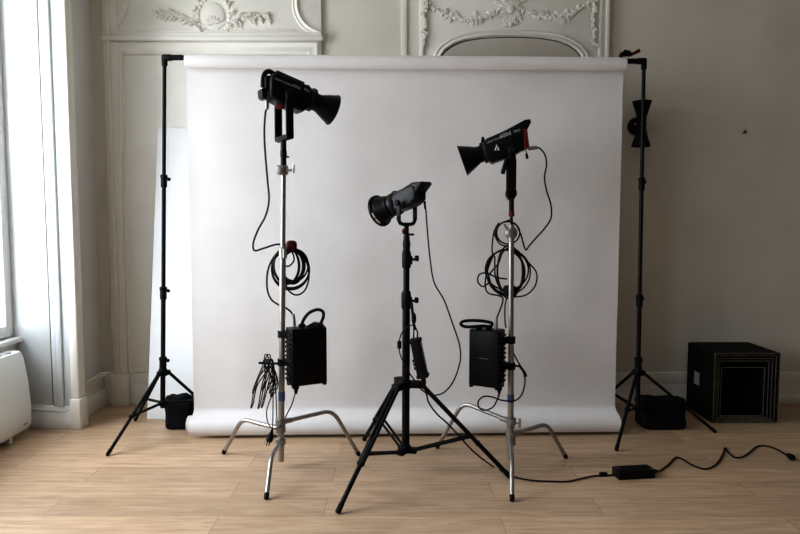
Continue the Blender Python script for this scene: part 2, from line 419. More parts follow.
# ================================================================== RADIATOR
rx0, rx1 = XO + .025, -2.315
rd = thing('convector_radiator', 'white electric convector radiator with bowed front under the window at left', 'radiator', (-2.4, 3.3, .05))
prof = [(rx0, .05), (rx1 - .01, .05), (rx1 + .012, .08), (rx1 + .016, .2), (rx1 + .004, .36), (rx1 - .02, .5), (rx1 - .035, .535), (rx1 - .05, .54), (rx0, .54)]
b_ = MB(); b_.prism([(x, z) for x, z in prof], 2.75, 3.86, bev=.006); b_.build('housing', M_RAD, rd)
g_ = MB()
for k in range(12): g_.box((rx0 + .075, 2.82 + k * .085, .543), (.07, .06, .008), bev=.002)
g_.build('top_grille', M_GREYP, rd)
for y in (2.9, 3.7): MB().span((rx0 + .02, y, 0), (rx1 - .03, y + .03, .06), bev=.004).build('foot', M_RAD, rd)
l_ = MB(); l_.box((rx1 + .017, 3.79, .10), (.003, .035, .006)); l_.build('badge', M_GREYP, rd)

# ================================================================== FOAM BOARD
bl0, br0, tl0 = G(147, 419), G(215, 419), at(158, 128, YB - .06)
fb = MB()
n_ = Vector((0, .012, 0)); tr0 = Vector((br0.x, tl0.y, tl0.z))
q = [bl0, br0, tr0, tl0]
fb.add(q + [v + n_ for v in q], [(0, 1, 2, 3), (4, 5, 6, 7), (0, 1, 5, 4), (1, 2, 6, 5), (2, 3, 7, 6), (3, 0, 4, 7)])
tag(fb.build('foam_board', M_FOAM, smooth=False), 'tall white foam board leaning on the wall behind the left backdrop stand', 'board')

# ================================================================== BACKDROP
YS = 3.95
def yaw(x): return YS + .028 * x           # the left end stands a little nearer
bd = thing('seamless_paper_backdrop', 'wide white seamless paper backdrop hanging from its roll, end curled on floor', 'backdrop', (0.0, YS, 0))
xl, xr = at(190, 240, YS - .04).x, at(619, 240, YS + .04).x
ztop = at(400, 62.5, YS - .04).z
ZR = .058
def sheet_z():
    pr = [(0.0, ztop)]
    for k in range(1, 40): pr.append((0.0, ztop + (0.165 - ztop) * k / 39))
    P = [Vector((0, .165)), Vector((0, .128)), Vector((-.0395, .1265)), Vector((-.083, .1145))]     # flows over the curled end
    for k in range(1, 11):
        t = k / 10; v = P[0] * (1 - t) ** 3 + P[1] * 3 * t * (1 - t) ** 2 + P[2] * 3 * t * t * (1 - t) + P[3] * t ** 3; pr.append((v.x, v.y))
    for k in range(1, 9):
        a = math.radians(75 - 115 * k / 8); pr.append((-.068 - .0590 * math.cos(a), ZR + .0590 * math.sin(a)))
    return pr
sh = MB(); NX = 96; pr = sheet_z(); vs = []; fs = []
import mathutils
for dy, z in pr:
    for i in range(NX + 1):
        x = xl + (xr - xl) * i / NX
        nz = mathutils.noise.noise(Vector((x * 1.3, z * 1.1, 3.1))) * .009 + mathutils.noise.noise(Vector((x * 3.5, z * 2.6, 9.1))) * .0035
        vs.append((x, yaw(x) + dy + nz * min(1, (ztop - z) * 3) * min(1, z * 4), z))
for j in range(len(pr) - 1):
    for i in range(NX): k = j * (NX + 1) + i; fs.append((k, k + 1, k + NX + 2, k + NX + 1))
sh.add(vs, fs); so = sh.build('paper_sheet', M_PAPER, bd, ang=180)
rl = MB(); r_ = .040
yt = YS - r_
rl.lathe((xl + .012, yaw(xl) - r_ - .001, ztop), (xr - xl + .012, .028 * (xr - xl), 0), [(0, .020), (0, r_ - .004), (.004, r_), ((xr - xl) - .018, r_), (xr - xl - .014, r_ - .004), (xr - xl - .014, .02)], 28)
rl.build('paper_roll', M_PAPER, bd)
ed = MB()   # rolled-up end on the floor: spiral roll
yb = 3.938
prof = []
for k in range(50):
    a = k / 49 * 4 * PI; prof.append((yb + (.056 - .004 * k / 49 * 2) * math.sin(a), ZR + (.056 - .008 * k / 49) * -math.cos(a)))
vs = []; fs = []; NXR = 24; xa, xb = xl - .035, xr + .012
for (y, z) in prof:
    for i in range(NXR + 1):
        x = xa + (xb - xa) * i / NXR; w_ = mathutils.noise.noise(Vector((x * 2.1, 0, 5))) * .006
        vs.append((x, y + .028 * x + w_, z + max(0, w_)))
for j in range(len(prof) - 1):
    for i in range(NXR): k = j * (NXR + 1) + i; fs.append((k, k + 1, k + NXR + 2, k + NXR + 1))
ed.add(vs, fs); ed.build('curled_paper_end', M_PAPER, bd, ang=180)
# crossbar through the roll
cb = MB(); ca = Vector((at(166, 57.5, 3.87).x, 3.87, ztop + .019)); cbb = Vector((at(644.5, 59, 3.955).x, 3.955, ztop + .019))
cb.cyl(ca, cbb, .0145, n=16)
for e0, e1 in ((ca, 1), (cbb, -1)): cb.cyl(e0, e0 + Vector((.10 * e1, 0, 0)), .0165, n=16, bev=.003)
tag(cb.build('backdrop_crossbar', M_BLACK), 'black crossbar carrying the paper roll between the two backdrop stands', 'crossbar')
# spring clamp with red handle
sc_ = thing('spring_clamp', 'small black spring clamp with red handle on right end of paper roll', 'clamp', at(630, 56, YS - .04))
p0, p1, p2 = at(621, 56.5, 3.93), at(629, 56.5, 3.93), at(639, 51, 3.93)
m_ = MB(); m_.tube(spline([at(620.5, 57.5, 3.93), at(622, 54.5, 3.93), at(627, 53.8, 3.93), at(632, 54.5, 3.93)]), lambda t: .010 + .006 * math.sin(PI * t), 10)
m_.build('jaw', M_BLACK, sc_)
m_ = MB(); m_.tube(spline([at(628, 56, 3.93), at(633, 53.8, 3.93), at(639.5, 50.5, 3.93)]), lambda t: .007 + .005 * t, 8); m_.build('handle', M_RED, sc_)
m_ = MB(); m_.tube(spline([at(627, 54, YS - .05), at(630, 51.8, YS - .05), at(624, 50.5, YS - .05)]), .006, 8); m_.build('upper_lever', M_BLACK, sc_)

# ================================================================== BACKDROP STANDS
def knob(mb, p, d, L=.04, r=.014):
    d = Vector(d).normalized(); p = Vector(p)
    mb.cyl(p, p + d * L * .6, .006, n=8); mb.lathe(p + d * L * .5, d, [(0, r * .7), (.004, r), (.014, r), (.018, r * .6)], 10)
def tripod(root, base, top, hub_z, feet, joints, radii, brace_z, brace_f, leg_r=.010, spread=.03, mt=M_BLACK):
    """straight-leg stand: pole sections, collars with knobs, three legs with foot and brace each"""
    base = Vector(base); top = Vector(top)
    pz = lambda z: base + (top - base) * ((z - base.z) / (top.z - base.z))
    zs = [brace_z - .03] + joints + [top.z]
    for i in range(len(zs) - 1):
        MB().cyl(pz(zs[i]), pz(zs[i + 1]), radii[i], n=16).build('pole_section', mt, root)
    for i, z in enumerate(joints):
        c = MB(); r = radii[i] + .006
        c.lathe(pz(z - .04), top - base, [(0, r - .003), (.004, r), (.055, r), (.062, r + .003), (.075, r + .003), (.08, r - .004)], 16)
        c.box(pz(z + .012), (.03, .03, .034), bev=.005)
        o = c.build('collar', M_RUBBER, root)
        k = MB(); knob(k, pz(z + .012), (.8, .6, 0), L=.042, r=.011); k.build('knob', M_RUBBER, o)
    hb = MB(); hp = pz(hub_z)
    hb.lathe(hp - Vector((0, 0, .03)), (0, 0, 1), [(0, spread * .8), (.004, spread), (.03, spread), (.05, radii[0] + .006), (.07, radii[0] + .006)], 18)
    bp = pz(brace_z); hb2 = MB()
    hb2.lathe(bp - Vector((0, 0, .018)), (0, 0, 1), [(0, radii[0] + .004), (.003, radii[0] + .008), (.03, radii[0] + .008), (.034, radii[0] + .004)], 16)
    for f in feet:
        f = Vector(f); d = (f - base); d.z = 0; d.normalize()
        a = hp + d * (spread + .004) - Vector((0, 0, .012)); e = f + Vector((0, 0, .012))
        hb.box(hp + d * spread - Vector((0, 0, .012)), (.026, .026, .03), bev=.004)
        lg = MB(); lg.cyl(a, e, leg_r, n=12); lo = lg.build('leg', mt, root)
        ft = MB(); u = (e - a).normalized(); ft.lathe(e - u * .03, u, [(0, leg_r), (.002, leg_r + .0015), (.034, leg_r + .0015), (.042, leg_r * .6)], 12); ft.build('rubber_foot', M_RUBBER, lo)
        j = a + (e - a) * brace_f
        br = MB(); s = d.cross(Vector((0, 0, 1))) * .009
        b0 = bp + d * (radii[0] + .01)
        br.tube([b0 + s, j + s], .005, 8); br.tube([b0 - s, j - s], .005, 8); br.box(j, (.026, .026, .022), bev=.004); br.build('brace', mt, root)
        hb2.box(b0, (.02, .02, .02), bev=.003)
    hb.build('leg_collar', M_RUBBER, root); hb2.build('brace_collar', M_RUBBER, root)
YSL, YSR = 3.87, 3.955
# left
Lc = at(162.5, 430, YSL); Lc.z = 0; Lt = Vector((at(164.5, 60, YSL).x, YSL, ztop - .0))
fl = G(108, 456); rr = (fl - Lc).length; a0 = math.atan2(fl.y - Lc.y, fl.x - Lc.x)
feetL = [fl] + [Lc + Vector((math.cos(a), math.sin(a), 0)) * rr for a in (math.radians(36), math.radians(136))]
ls = thing('backdrop_stand', 'slim black tripod stand holding the left end of the backdrop crossbar', 'stand', Lc)
zz = lambda px, py, Y: at(px, py, Y).z
tripod(ls, Lc, Lt, zz(163, 371, YSL), feetL, [zz(163, 363, YSL), zz(163, 293, YSL), zz(163, 181, YSL)], [.015, .014, .0125, .0115], zz(162, 403, YSL), .55)
# right
Rc = at(637, 432, YSR); Rc.z = 0; Rt = Vector((at(644, 62, YSR).x, YSR, ztop - .0))
fR = [G(616.5, 451), G(714.5, 433)]
d0 = (fR[0] - Rc); d1 = (fR[1] - Rc); d2 = -(d0.normalized() + d1.normalized()).normalized() * d0.length
rs = thing('backdrop_stand', 'slim black tripod stand holding the right end of the backdrop crossbar', 'stand', Rc)
tripod(rs, Rc, Rt, zz(638, 371, YSR), fR + [Rc + d2], [zz(638, 363, YSR), zz(640, 301, YSR), zz(642, 184, YSR)], [.015, .014, .0125, .0115], zz(637, 408, YSR), .5)
for (root, T, s) in ((ls, Lt, 1), (rs, Rt, -1)):
    h = MB(); h.cyl(T - Vector((0, 0, .03)), T + Vector((0, 0, .034)), .0175, n=14, bev=.003); h.box(T + Vector((s * .02, 0, .019)), (.05, .036, .034), bev=.005)
    h.build('crossbar_bracket', M_RUBBER, root)
    k = MB(); knob(k, T + Vector((0, 0, -.012)), (-s * .3, 1, 0), .04, .010); k.build('knob', M_RUBBER, root)

# ================================================================== WALL SCONCE
ys = YB - .11
scn = thing('wall_sconce', 'black hourglass wall sconce of two opposed cones behind right backdrop stand', 'wall light', at(641, 124, YB - .005))
cx = at(641.5, 124, ys)
s_ = ys / FPX
for sg in (1, -1):
    c = MB(); c.lathe(cx, (0, 0, sg), [(.004, .028), (.05, .034), (.10, .048), (22 * s_, 9.4 * s_), (22 * s_, 9.4 * s_ - .003), (.10, .044), (.05, .03), (.02, .01)], 24)
    c.build('shade', M_BLACK, scn)
c = MB(); c.ell(cx, (.034, .034, .03), nu=16, nv=10); c.cyl(cx, (cx.x, YB, cx.z), .011, n=12); c.build('arm', M_BLACK, scn)
c = MB(); wp = Vector((cx.x, YB, cx.z)); c.lathe(wp, (0, -1, 0), [(0, .062), (.02, .062), (.034, .045), (.036, .0)], 24); c.build('wall_plate', M_BLACK, scn)
c = MB(); c.ell((cx.x - .035, cx.y + .02, cx.z + .003), (.009, .012, .009), nu=10, nv=6); c.build('painted_glint', M_GLINT, scn)  # orange glint beside the sconce put in as a coloured bead
c = MB(); c.ell((cx.x - .004, cx.y - .035, cx.z + .002), (.010, .005, .008), nu=10, nv=6); c.build('screw_cap', M_GREYP, scn)

# ================================================================== SANDBAGS
def sandbag(root, c, sx, sy, sz, handle, lean=0.0, buckle=True):
    c = Vector(c)
    def f(p):
        zf = (p.z + 1) / 2
        k = 1 + .07 * mathutils.noise.noise(p * 2.1 + c * 3) + .03 * mathutils.noise.noise(p * 6 + c)
        q = Vector((p.x * k * (.96 + .08 * zf) + lean * zf, p.y * k * (1.05 - .4 * zf), p.z))
        q.x -= .10 * math.sin(PI * zf) * math.copysign(abs(p.x) ** 2, p.x)
        q.z += (.16 * mathutils.noise.noise(Vector((p.x * 1.7 + c.x, p.y * 2.2, 1.7))) + .06 * math.sin(p.x * 7)) * zf ** 2
        q.z = max(q.z, -.98); return q
    bo = MB().ell((c.x, c.y, sz), (sx, sy, sz), e=.33, nu=56, nv=32, f=f).build('bag', M_FABRIC, root, ang=180)
    MB().tube(spline(handle), .008, 8).build('carry_strap', M_FABRIC, root)
bc = Vector((at(661, 420, 4.03).x, 4.05, 0))
sb = thing('sandbag', 'black nylon sandbag slumped at the foot of the right backdrop stand', 'sandbag', bc, 'sandbags on the backdrop stands')
sandbag(sb, bc, .155, .10, .098, pxs([(650, 411, 4.0), (652, 405.5, 4.0), (659, 402.5, 4.02), (667, 404, 4.02), (669, 410, 4.0)]))
bc = Vector((at(180, 420, 4.02).x, 4.04, 0))
sb2 = thing('sandbag', 'black nylon sandbag half hidden behind left edge of paper backdrop', 'sandbag', bc, 'sandbags on the backdrop stands')
sandbag(sb2, bc, .092, .085, .102, pxs([(177, 406, 4.0), (178, 399.5, 4.0), (184, 397, 4.0), (190, 397.5, 4.02), (193, 404, 4.02)]), -.05)

# ================================================================== NESTED CUBES
yf_, H0 = 4.105, .472
cxl, cxr = at(713.5, 390, yf_).x, at(779, 390, yf_).x
ccx, w0 = (cxl + cxr) / 2, cxr - cxl
names = ['largest open black plywood cube beside right sandbag, outermost of the nest', 'second largest black plywood cube, just inside the outermost of the nest',
         'third black plywood cube counting inward in the nest', 'fourth black plywood cube counting inward, around the smallest in the nest', 'smallest black plywood cube, innermost of the nest with deepest hollow']
fl_z = 0.0; t_ = .008
dims = [(0, 0), (.017, .017), (.034, .038), (.050, .058), (.070, .105)]   # side and top insets
for k, (ins, it) in enumerate(dims):
    hw = w0 / 2 - ins; zb = k * t_; zt = H0 - it; y0 = yf_ + .012 * k; y1 = yf_ + .385 - ins * .6
    q = thing('nesting_cube', names[k], 'cube', (ccx, (y0 + y1) / 2, zb), 'nested cubes against the right wall')
    b_ = MB()
    b_.span((ccx - hw, y0, zb), (ccx - hw + t_, y1, zt)); b_.span((ccx + hw - t_, y0, zb), (ccx + hw, y1, zt))
    b_.span((ccx - hw + t_, y0, zt - t_), (ccx + hw - t_, y1, zt)); b_.span((ccx - hw + t_, y0, zb), (ccx + hw - t_, y1, zb + t_)); b_.span((ccx - hw + t_, y1 - t_, zb + t_), (ccx + hw - t_, y1, zt - t_))
    b_.build('shell', M_CUBE, q, smooth=False, weld=False)
    e_ = MB(); d = .0025 if k < 3 else .0022; wd = .0045
    e_.span((ccx - hw, y0 - d, zb), (ccx - hw + wd, y0, zt)); e_.span((ccx + hw - wd, y0 - d, zb), (ccx + hw, y0, zt)); e_.span((ccx - hw + wd, y0 - d, zt - wd), (ccx + hw - wd, y0, zt)); e_.span((ccx - hw + wd, y0 - d, zb), (ccx + hw - wd, y0, zb + wd + .003))
    e_.build('worn_edge', M_EDGE, q, smooth=False, weld=False)
    if k == 0:
        s_ = MB(); s_.span((ccx - hw - .0015, yf_ + .20, .20), (ccx - hw, yf_ + .275, .29)); s_.build('sticker', M_STICK, q, smooth=False)

# ================================================================== C-STANDS
def cstand(root, ctr, feet, hubz, bendz, fr, lower, upper, Yc, joints, tz):
    ctr = Vector(ctr)
    for f, hz, bz in zip(feet, hubz, bendz):
        f = Vector(f); d = f - ctr; d.z = 0; R_ = d.length; d.normalize()
        h0 = ctr + d * .02 + Vector((0, 0, hz)); b = ctr + d * R_ * fr + Vector((0, 0, bz)); e = f + Vector((0, 0, .012))
        pts = [h0, h0 + (b - h0) * .8]
        A_, B_, C_ = h0 + (b - h0) * .8, b, b + (e - b) * .22
        pts += [A_ * (1 - t) ** 2 + B_ * 2 * t * (1 - t) + C_ * t * t for t in [i / 8 for i in range(1, 9)]] + [e]
        lo = MB().tube(pts, .0115, 14).build('leg', M_CHROME, root)
        u = (e - b).normalized(); MB().lathe(e - u * .02, u, [(0, .0115), (.002, .0125), (.026, .0125), (.03, .009)], 14).build('rubber_foot', M_RUBBER, lo)
        cb_ = MB(); cb_.lathe(ctr + Vector((0, 0, hz - .02)), (0, 0, 1), [(0, .022), (.004, .027), (.036, .027), (.04, .022)], 18); cb_.cyl(ctr + Vector((0, 0, hz)), ctr + d * .065 + Vector((0, 0, hz + .004)), .0165, .0135, n=14)
        cb_.build('leg_casting', M_CAST, root)
    for (a, b, r, m) in lower: MB().cyl(a, b, r, n=18).build('pole_section', m, root)
    for (p, kd) in joints:
        c = MB(); c.lathe(Vector(p) - Vector((0, 0, .03)), (0, 0, 1), [(0, .018), (.004, .0215), (.056, .0215), (.06, .018)], 18)
        o = c.build('collar', M_CAST, root); k = MB(); kd = Vector(kd).normalized()
        k.cyl(Vector(p), Vector(p) + kd * .05, .006, n=10); s = Vector((0, 0, 1))
        k.tube([Vector(p) + kd * .05 - s * .024, Vector(p) + kd * .05 + s * .024], .007, 8); k.build('tee_knob', M_CHROME, o)

def ctr_of(f, cx):
    c = (f[0] + f[1] + f[2]) / 3; c.z = 0; d = ray(cx, 460); c.x = d.x / d.y * c.y; return c
# left C-stand
f1 = [G(224, 454), G(266.5, 499.5), G(358.5, 456)]; c1 = ctr_of(f1, 281); Y1 = c1.y
cs1 = thing('c_stand', 'chrome C-stand at left carrying the light that points right', 'stand', c1, 'chrome C-stands')
T1 = at(283.5, 172, Y1)
def on1(py): # point on the left C-stand axis
    B = Vector((c1.x, Y1, 0)); t = (at(282, py, Y1).z) / T1.z; return B + (Vector((T1.x, Y1, T1.z)) - B) * t
hz = [zz(281, 429, Y1), zz(281, 441, Y1), zz(281, 422, Y1)]
cstand(cs1, c1, f1, hz, [hz[0] + .012, hz[1] + .012, hz[2] + .03], .66,
       [(Vector((c1.x, Y1, .04)), on1(252), .0165, M_CHROME), (on1(252), on1(172), .0135, M_CHROME)], None, Y1, [(on1(253), (.3, -1, 0))], 0)
tp = MB(); tp.cyl(on1(400.5), on1(391.5), .0182, n=18); tp.build('blue_tape', M_BLUE, cs1)
gh = MB(); g0 = on1(171)      # grip head at the top
gh.lathe(g0 - Vector((0, 0, .022)), (0, 0, 1), [(0, .020), (.004, .025), (.04, .026), (.05, .024), (.052, .016)], 18)
gh.box(g0 + Vector((-.012, -.012, .004)), (.04, .035, .05), bev=.006)
o = gh.build('receiver', M_CHROME, cs1); k = MB(); k.cyl(g0 + Vector((.015, -.01, .0)), g0 + Vector((.05, -.012, .004)), .007, n=10); k.tube([g0 + Vector((.052, -.012, -.012)), g0 + Vector((.056, -.012, .032))], .007, 8); k.build('tee_knob', M_CHROME, o)
# right C-stand
f2 = [G(437.5, 448.5), G(512, 501.5), G(565.5, 458.5)]; c2 = ctr_of(f2, 510.5); Y2 = c2.y
cs2 = thing('c_stand', 'chrome C-stand at right carrying the light that points left', 'stand', c2, 'chrome C-stands')
T2 = at(511.3, 236, Y2)
def on2(py):
    B = Vector((c2.x, Y2, 0)); t = (at(511, py, Y2).z) / T2.z; return B + (Vector((T2.x, Y2, T2.z)) - B) * t
hz = [zz(511, 421, Y2), zz(511, 441, Y2), zz(511, 434, Y2)]
cstand(cs2, c2, f2, hz, [hz[0] + .05, hz[1] + .012, hz[2] + .03], .64,
       [(Vector((c2.x, Y2, .04)), on2(345), .0165, M_CHROME), (on2(345), on2(236), .0145, M_CHROME)], None, Y2, [(on2(423), (1, -.35, .1))], 0)
tp = MB(); tp.cyl(on2(402), on2(394), .0182, n=18); tp.build('blue_tape', M_BLUE, cs2)
gh = MB(); g0 = on2(233)
gh.lathe(g0 + Vector((0, .03, 0)), (0, -1, 0), [(0, .026), (.004, .032), (.03, .034), (.036, .026), (.05, .026), (.054, .02)], 22)
gh.cyl(g0 - Vector((0, 0, .05)), g0 + Vector((0, 0, .045)), .016, n=14)
o = gh.build('grip_head', M_CAST, cs2)
k = MB(); k.cyl(g0 + Vector((0, -.024, 0)), g0 + Vector((0, -.034, 0)), .008, n=10); k.build('centre_bolt', M_CAST, o)
k = MB(); k.tube([g0 + Vector((-.026, -.02, .022)), g0 + Vector((-.042, -.03, .045))], .006, 8); k.build('tee_knob', M_CAST, o)

# ================================================================== CENTRE STAND
f3 = [G(338.5, 513.5), G(508.5, 478), G(364.5, 441)]; c3 = ctr_of(f3, 405.5); Y3 = c3.y
st3 = thing('light_stand', 'heavy black tripod light stand in the centre, legs spread wide', 'stand', c3)
T3 = at(406.5, 258, Y3)
def on3(py):
    t = at(406, py, Y3).z / T3.z; return c3 + (T3 - c3) * t
MB().cyl(on3(449), on3(308), .0205, n=18).build('pole_section', M_BLACK, st3); MB().cyl(on3(308), on3(262), .0165, n=18).build('pole_section', M_BLACK, st3)
for py, r, dr in ((300, .026, (1, -.35, .05)), (259, .0235, (1, -.3, .1))):
    c = MB(); c.lathe(on3(py + 9), (0, 0, 1), [(0, r - .004), (.006, r), (.075, r), (.085, r - .002), (.095, r - .006)], 18); c.box(on3(py + 1) + Vector((.016, -.006, 0)), (.03, .03, .045), bev=.005)
    o = c.build('collar', M_RUBBER, st3); k = MB(); p = on3(py + 1); d = Vector(dr).normalized()
    k.cyl(p + d * .02, p + d * .05, .007, n=8); k.box(p + d * .056 + Vector((0, 0, .004)), (.022, .02, .03), bev=.006); k.build('knob', M_RUBBER, o)
hub = MB(); hp = on3(384)
hub.lathe(hp - Vector((0, 0, .02)), (0, 0, 1), [(0, .03), (.004, .034), (.034, .034), (.038, .03)], 20)
bc_ = MB(); bp = on3(450); bc_.lathe(bp - Vector((0, 0, .012)), (0, 0, 1), [(0, .024), (.004, .029), (.034, .029), (.038, .024)], 18)
for i, f in enumerate(f3):
    f = Vector(f); d = f - c3; d.z = 0; d.normalize(); s = d.cross(Vector((0, 0, 1)))
    hub.box((0, 0, 0), (.09, .045, .036), mtx=Matrix.Translation(hp + d * .06) @ Matrix.Rotation(math.atan2(d.y, d.x), 4, 'Z'), bev=.006)
    a = hp + d * .09 - Vector((0, 0, .008)); e = f + Vector((0, 0, .014))
    jt = .52; j = a + (e - a) * jt; j2 = a + (e - a) * .64
    lg = MB(); lg.tube([a + s * .011, j2 + s * .011], .0095, 10); lg.tube([a - s * .011, j2 - s * .011], .0095, 10); lg.tube([a + (e - a) * .45, e], .0120, 12); lg.box((0, 0, 0), (.024, .034, .022), mtx=Matrix.Translation(j2) @ Matrix.Rotation(math.atan2(d.y, d.x), 4, 'Z'), bev=.004)
    lo = lg.build('leg', M_BLACK, st3); u = (e - a).normalized()
    MB().lathe(e - u * .035, u, [(0, .0120), (.003, .0135), (.042, .0135), (.048, .010)], 14).build('rubber_foot', M_RUBBER, lo)
    br = MB(); b0 = bp + d * .035; j3 = a + (e - a) * .56
    for q in (1, -1): br.tube([b0 + s * .011 * q, j3 + s * .014 * q], .0075, 8)
    br.build('brace', M_BLACK, st3)
    bc_.box((0, 0, 0), (.05, .04, .028), mtx=Matrix.Translation(bp + d * .035) @ Matrix.Rotation(math.atan2(d.y, d.x), 4, 'Z'), bev=.005)
hub.build('leg_collar', M_RUBBER, st3); bc_.build('brace_collar', M_RUBBER, st3)
sp = MB(); sp.lathe(on3(250), (0, 0, 1), [(0, .012), (.0, .018), (.035, .020), (.055, .016), (.07, .016), (.075, .012)], 16); sp.build('spigot', M_RUBBER, st3)

# ================================================================== STUDIO LIGHTS
class LF:
    """local frame of a lamp head: u forward (horizontal), v up, y across"""
    def __init__(s, cx, cy, Y, phi, sgn):
        s.cx, s.cy, s.sgn, s.phi = cx, cy, sgn, phi
        s.o = at(cx, cy, Y); d = (Y * CP + (CAM_H - s.o.z) * SP); s.k = d / FPX
        s.ex = Vector((sgn * math.cos(phi), math.sin(phi), 0)); s.ey = Vector((-math.sin(phi) * sgn, math.cos(phi), 0)); s.ez = Vector((0, 0, 1))
        s.m = Matrix(((s.ex.x, s.ey.x, 0, s.o.x), (s.ex.y, s.ey.y, 0, s.o.y), (0, 0, 1, s.o.z), (0, 0, 0, 1)))
    def uv(s, px, py): return (s.sgn * (px - s.cx) * s.k / (math.cos(s.phi) - s.sgn * (s.cx - 400) / FPX * math.sin(s.phi)), -(py - s.cy) * s.k)
    def p(s, px, py, y=0.0):
        u, v = s.uv(px, py); return s.o + s.ex * u + s.ey * y + s.ez * v
    def poly(s, L): return [s.uv(*q) for q in L]

def reflector(root, F, a, b, r0, r1, name='reflector'):
    A_, B_ = F.p(*a), F.p(*b); L = (B_ - A_).length; k = F.k; ax = B_ - A_
    m = MB(); r0 *= k; r1 *= k
    m.lathe(A_, ax, [(-.02, r0 * .9), (0, r0), (L * .25, r0 * 1.02), (L * .6, r0 + (r1 - r0) * .5), (L * .96, r1 * .97), (L * .965, r1), (L, r1), (L, r1 - .004), (L * .9, r1 * .92), (L * .55, r0 + (r1 - r0) * .42), (L * .2, r0 * .85), (L * .2, 0.0)], 36)
    return m.build(name, M_BLACK, root)

def logo(mb, F, px, py, s, y):
    """slanted open A emblem: two bars meeting at the top with a short inner foot"""
    k = s
    for poly in ([(-.5, -.6), (-.3, -.6), (.04, .6), (-.12, .6)], [(.5, -.6), (.3, -.6), (.1, .0), (.16, .3)], [(-.06, -.6), (.06, -.6), (.08, -.42), (-.02, -.42)]):
        vs = [F.p(px, py, y) + (F.ex * F.sgn * x + F.ez * z) * k for x, z in poly]
        mb.add(vs, [tuple(range(len(vs)))])
def label_text(root, F, s, px, py, hpx, ang, y, m, bold=0.0, name='lettering'):
    t = MB(); o = F.p(px, py, y); ex = F.ex * F.sgn; c, sn = math.cos(ang), math.sin(ang)
    X = ex * c + F.ez * sn; Z = F.ez * c - ex * sn; N = X.cross(Z)
    mt = Matrix(((X.x, Z.x, N.x, o.x), (X.y, Z.y, N.y, o.y), (X.z, Z.z, N.z, o.z), (0, 0, 0, 1)))
    text_mb(t, s, hpx * F.k * 1.4, mt, bold); t.build(name, m, root, smooth=False, weld=False)

# --- left lamp (points right and slightly away)
L1 = thing('studio_light', 'big black LED studio light on left C-stand, pointing right', 'studio light', at(283, 165, Y1), 'black LED studio lights')
F = LF(287, 95, Y1, math.radians(30), 1); hw = .062
body = F.poly([(268, 82), (270, 78), (276, 76.5), (302, 84.5), (307, 86.5), (310, 91), (308, 99), (305.5, 107), (300, 111.5), (290, 109), (278, 105.5), (270, 101.5), (267, 98)])
m = MB(); m.prism(body, -hw, hw, bev=.014, mtx=F.m, seg=3); m.build('lamp_body', M_BODY, L1)
m = MB(); m.prism(F.poly([(275, 73.8), (302, 82.3), (301, 86), (274, 77.5)]), -hw * .75, hw * .75, bev=.004, mtx=F.m); m.build('top_rail', M_BODY, L1)
m = MB(); m.tube(spline([F.p(263.5, 90), F.p(264.0, 81), F.p(266, 76), F.p(269.5, 74), F.p(273, 75.2), F.p(280, 78.5)]), .0125, 12); m.prism(F.poly([(264.5, 92), (264.3, 81), (266.5, 79), (273, 79), (277, 80), (272, 92)]), -.03, .03, bev=.005, mtx=F.m); m.build('carry_handle', M_RUBBER, L1)
m = MB(); m.prism(F.poly([(260, 93), (263.5, 91), (266, 98), (264, 102.5), (260.5, 100.5)]), -.035, .035, bev=.004, mtx=F.m); m.build('rear_socket', M_BODY, L1)
m = MB(); m.lathe(F.p(308, 96), F.p(314, 98.1) - F.p(308, 96), [(0, 10 * F.k), (.012, 12 * F.k), (.03, 12 * F.k), (.034, 10 * F.k)], 28); m.build('mount_ring', M_BODY, L1)
m = MB(); m.prism(F.poly([(304, 83.5), (308.5, 82.8), (311.5, 86), (309, 90), (304, 87)]), -.012, .012, bev=.003, mtx=F.m); m.build('release_latch', M_BODY, L1)
reflector(L1, F, (314.0, 98.3), (334.8, 105.6), 9, 16.3)
for ya in (-.086, .086):
    m = MB(); u0, v0 = F.uv(283.5, 97); m.prism([(u0 - .02, v0 - .22), (u0 + .02, v0 - .22), (u0 + .02, v0), (u0, v0 + .018), (u0 - .02, v0)], ya - .007, ya + .007, bev=.003, mtx=F.m); m.build('yoke_arm', M_BLACK, L1)
m = MB(); u0, v0 = F.uv(283.5, 138); m.prism([(u0 - .018, v0 + .012), (u0 - .02, v0 - .010), (u0, v0 - .016), (u0 + .02, v0 - .010), (u0 + .018, v0 + .012)], -.09, .09, bev=.004, mtx=F.m); m.build('yoke_base', M_BLACK, L1)
m = MB(); m.lathe(F.p(283.5, 97, -.091), -F.ey, [(0, .022), (.016, .024), (.02, .018)], 18); m.tube([F.p(283, 97, -.105), F.p(280, 104, -.11)], .007, 8); m.build('tilt_lever', M_RUBBER, L1)
m = MB(); m.box(F.p(278.5, 107.5, -.02), (.04, .03, .026), bev=.004); m.build('red_tab', M_DKRED, L1)
m = MB(); m.cyl(at(283.5, 141, Y1), at(283.5, 170, Y1), .0155, n=14); m.lathe(at(283.5, 150, Y1), (0, 0, -1), [(0, .0135), (.006, .0175), (.035, .0175), (.04, .0135)], 14)
m.box(at(286, 157, Y1 - .01), (.034, .012, .008), bev=.002); m.build('spigot', M_BLACK, L1)
label_text(L1, F, '600d', 288, 88.5, 3.0, -math.radians(17), -hw - .0015, M_GREYP, .0)
label_text(L1, F, 'PRO', 299.5, 91.0, 2.4, -math.radians(17), -hw - .0015, M_GREYP, .0)
label_text(L1, F, 'LIGHT STORM', 271, 83.6, 2.0, -math.radians(17), -hw - .0015, M_GREYP)
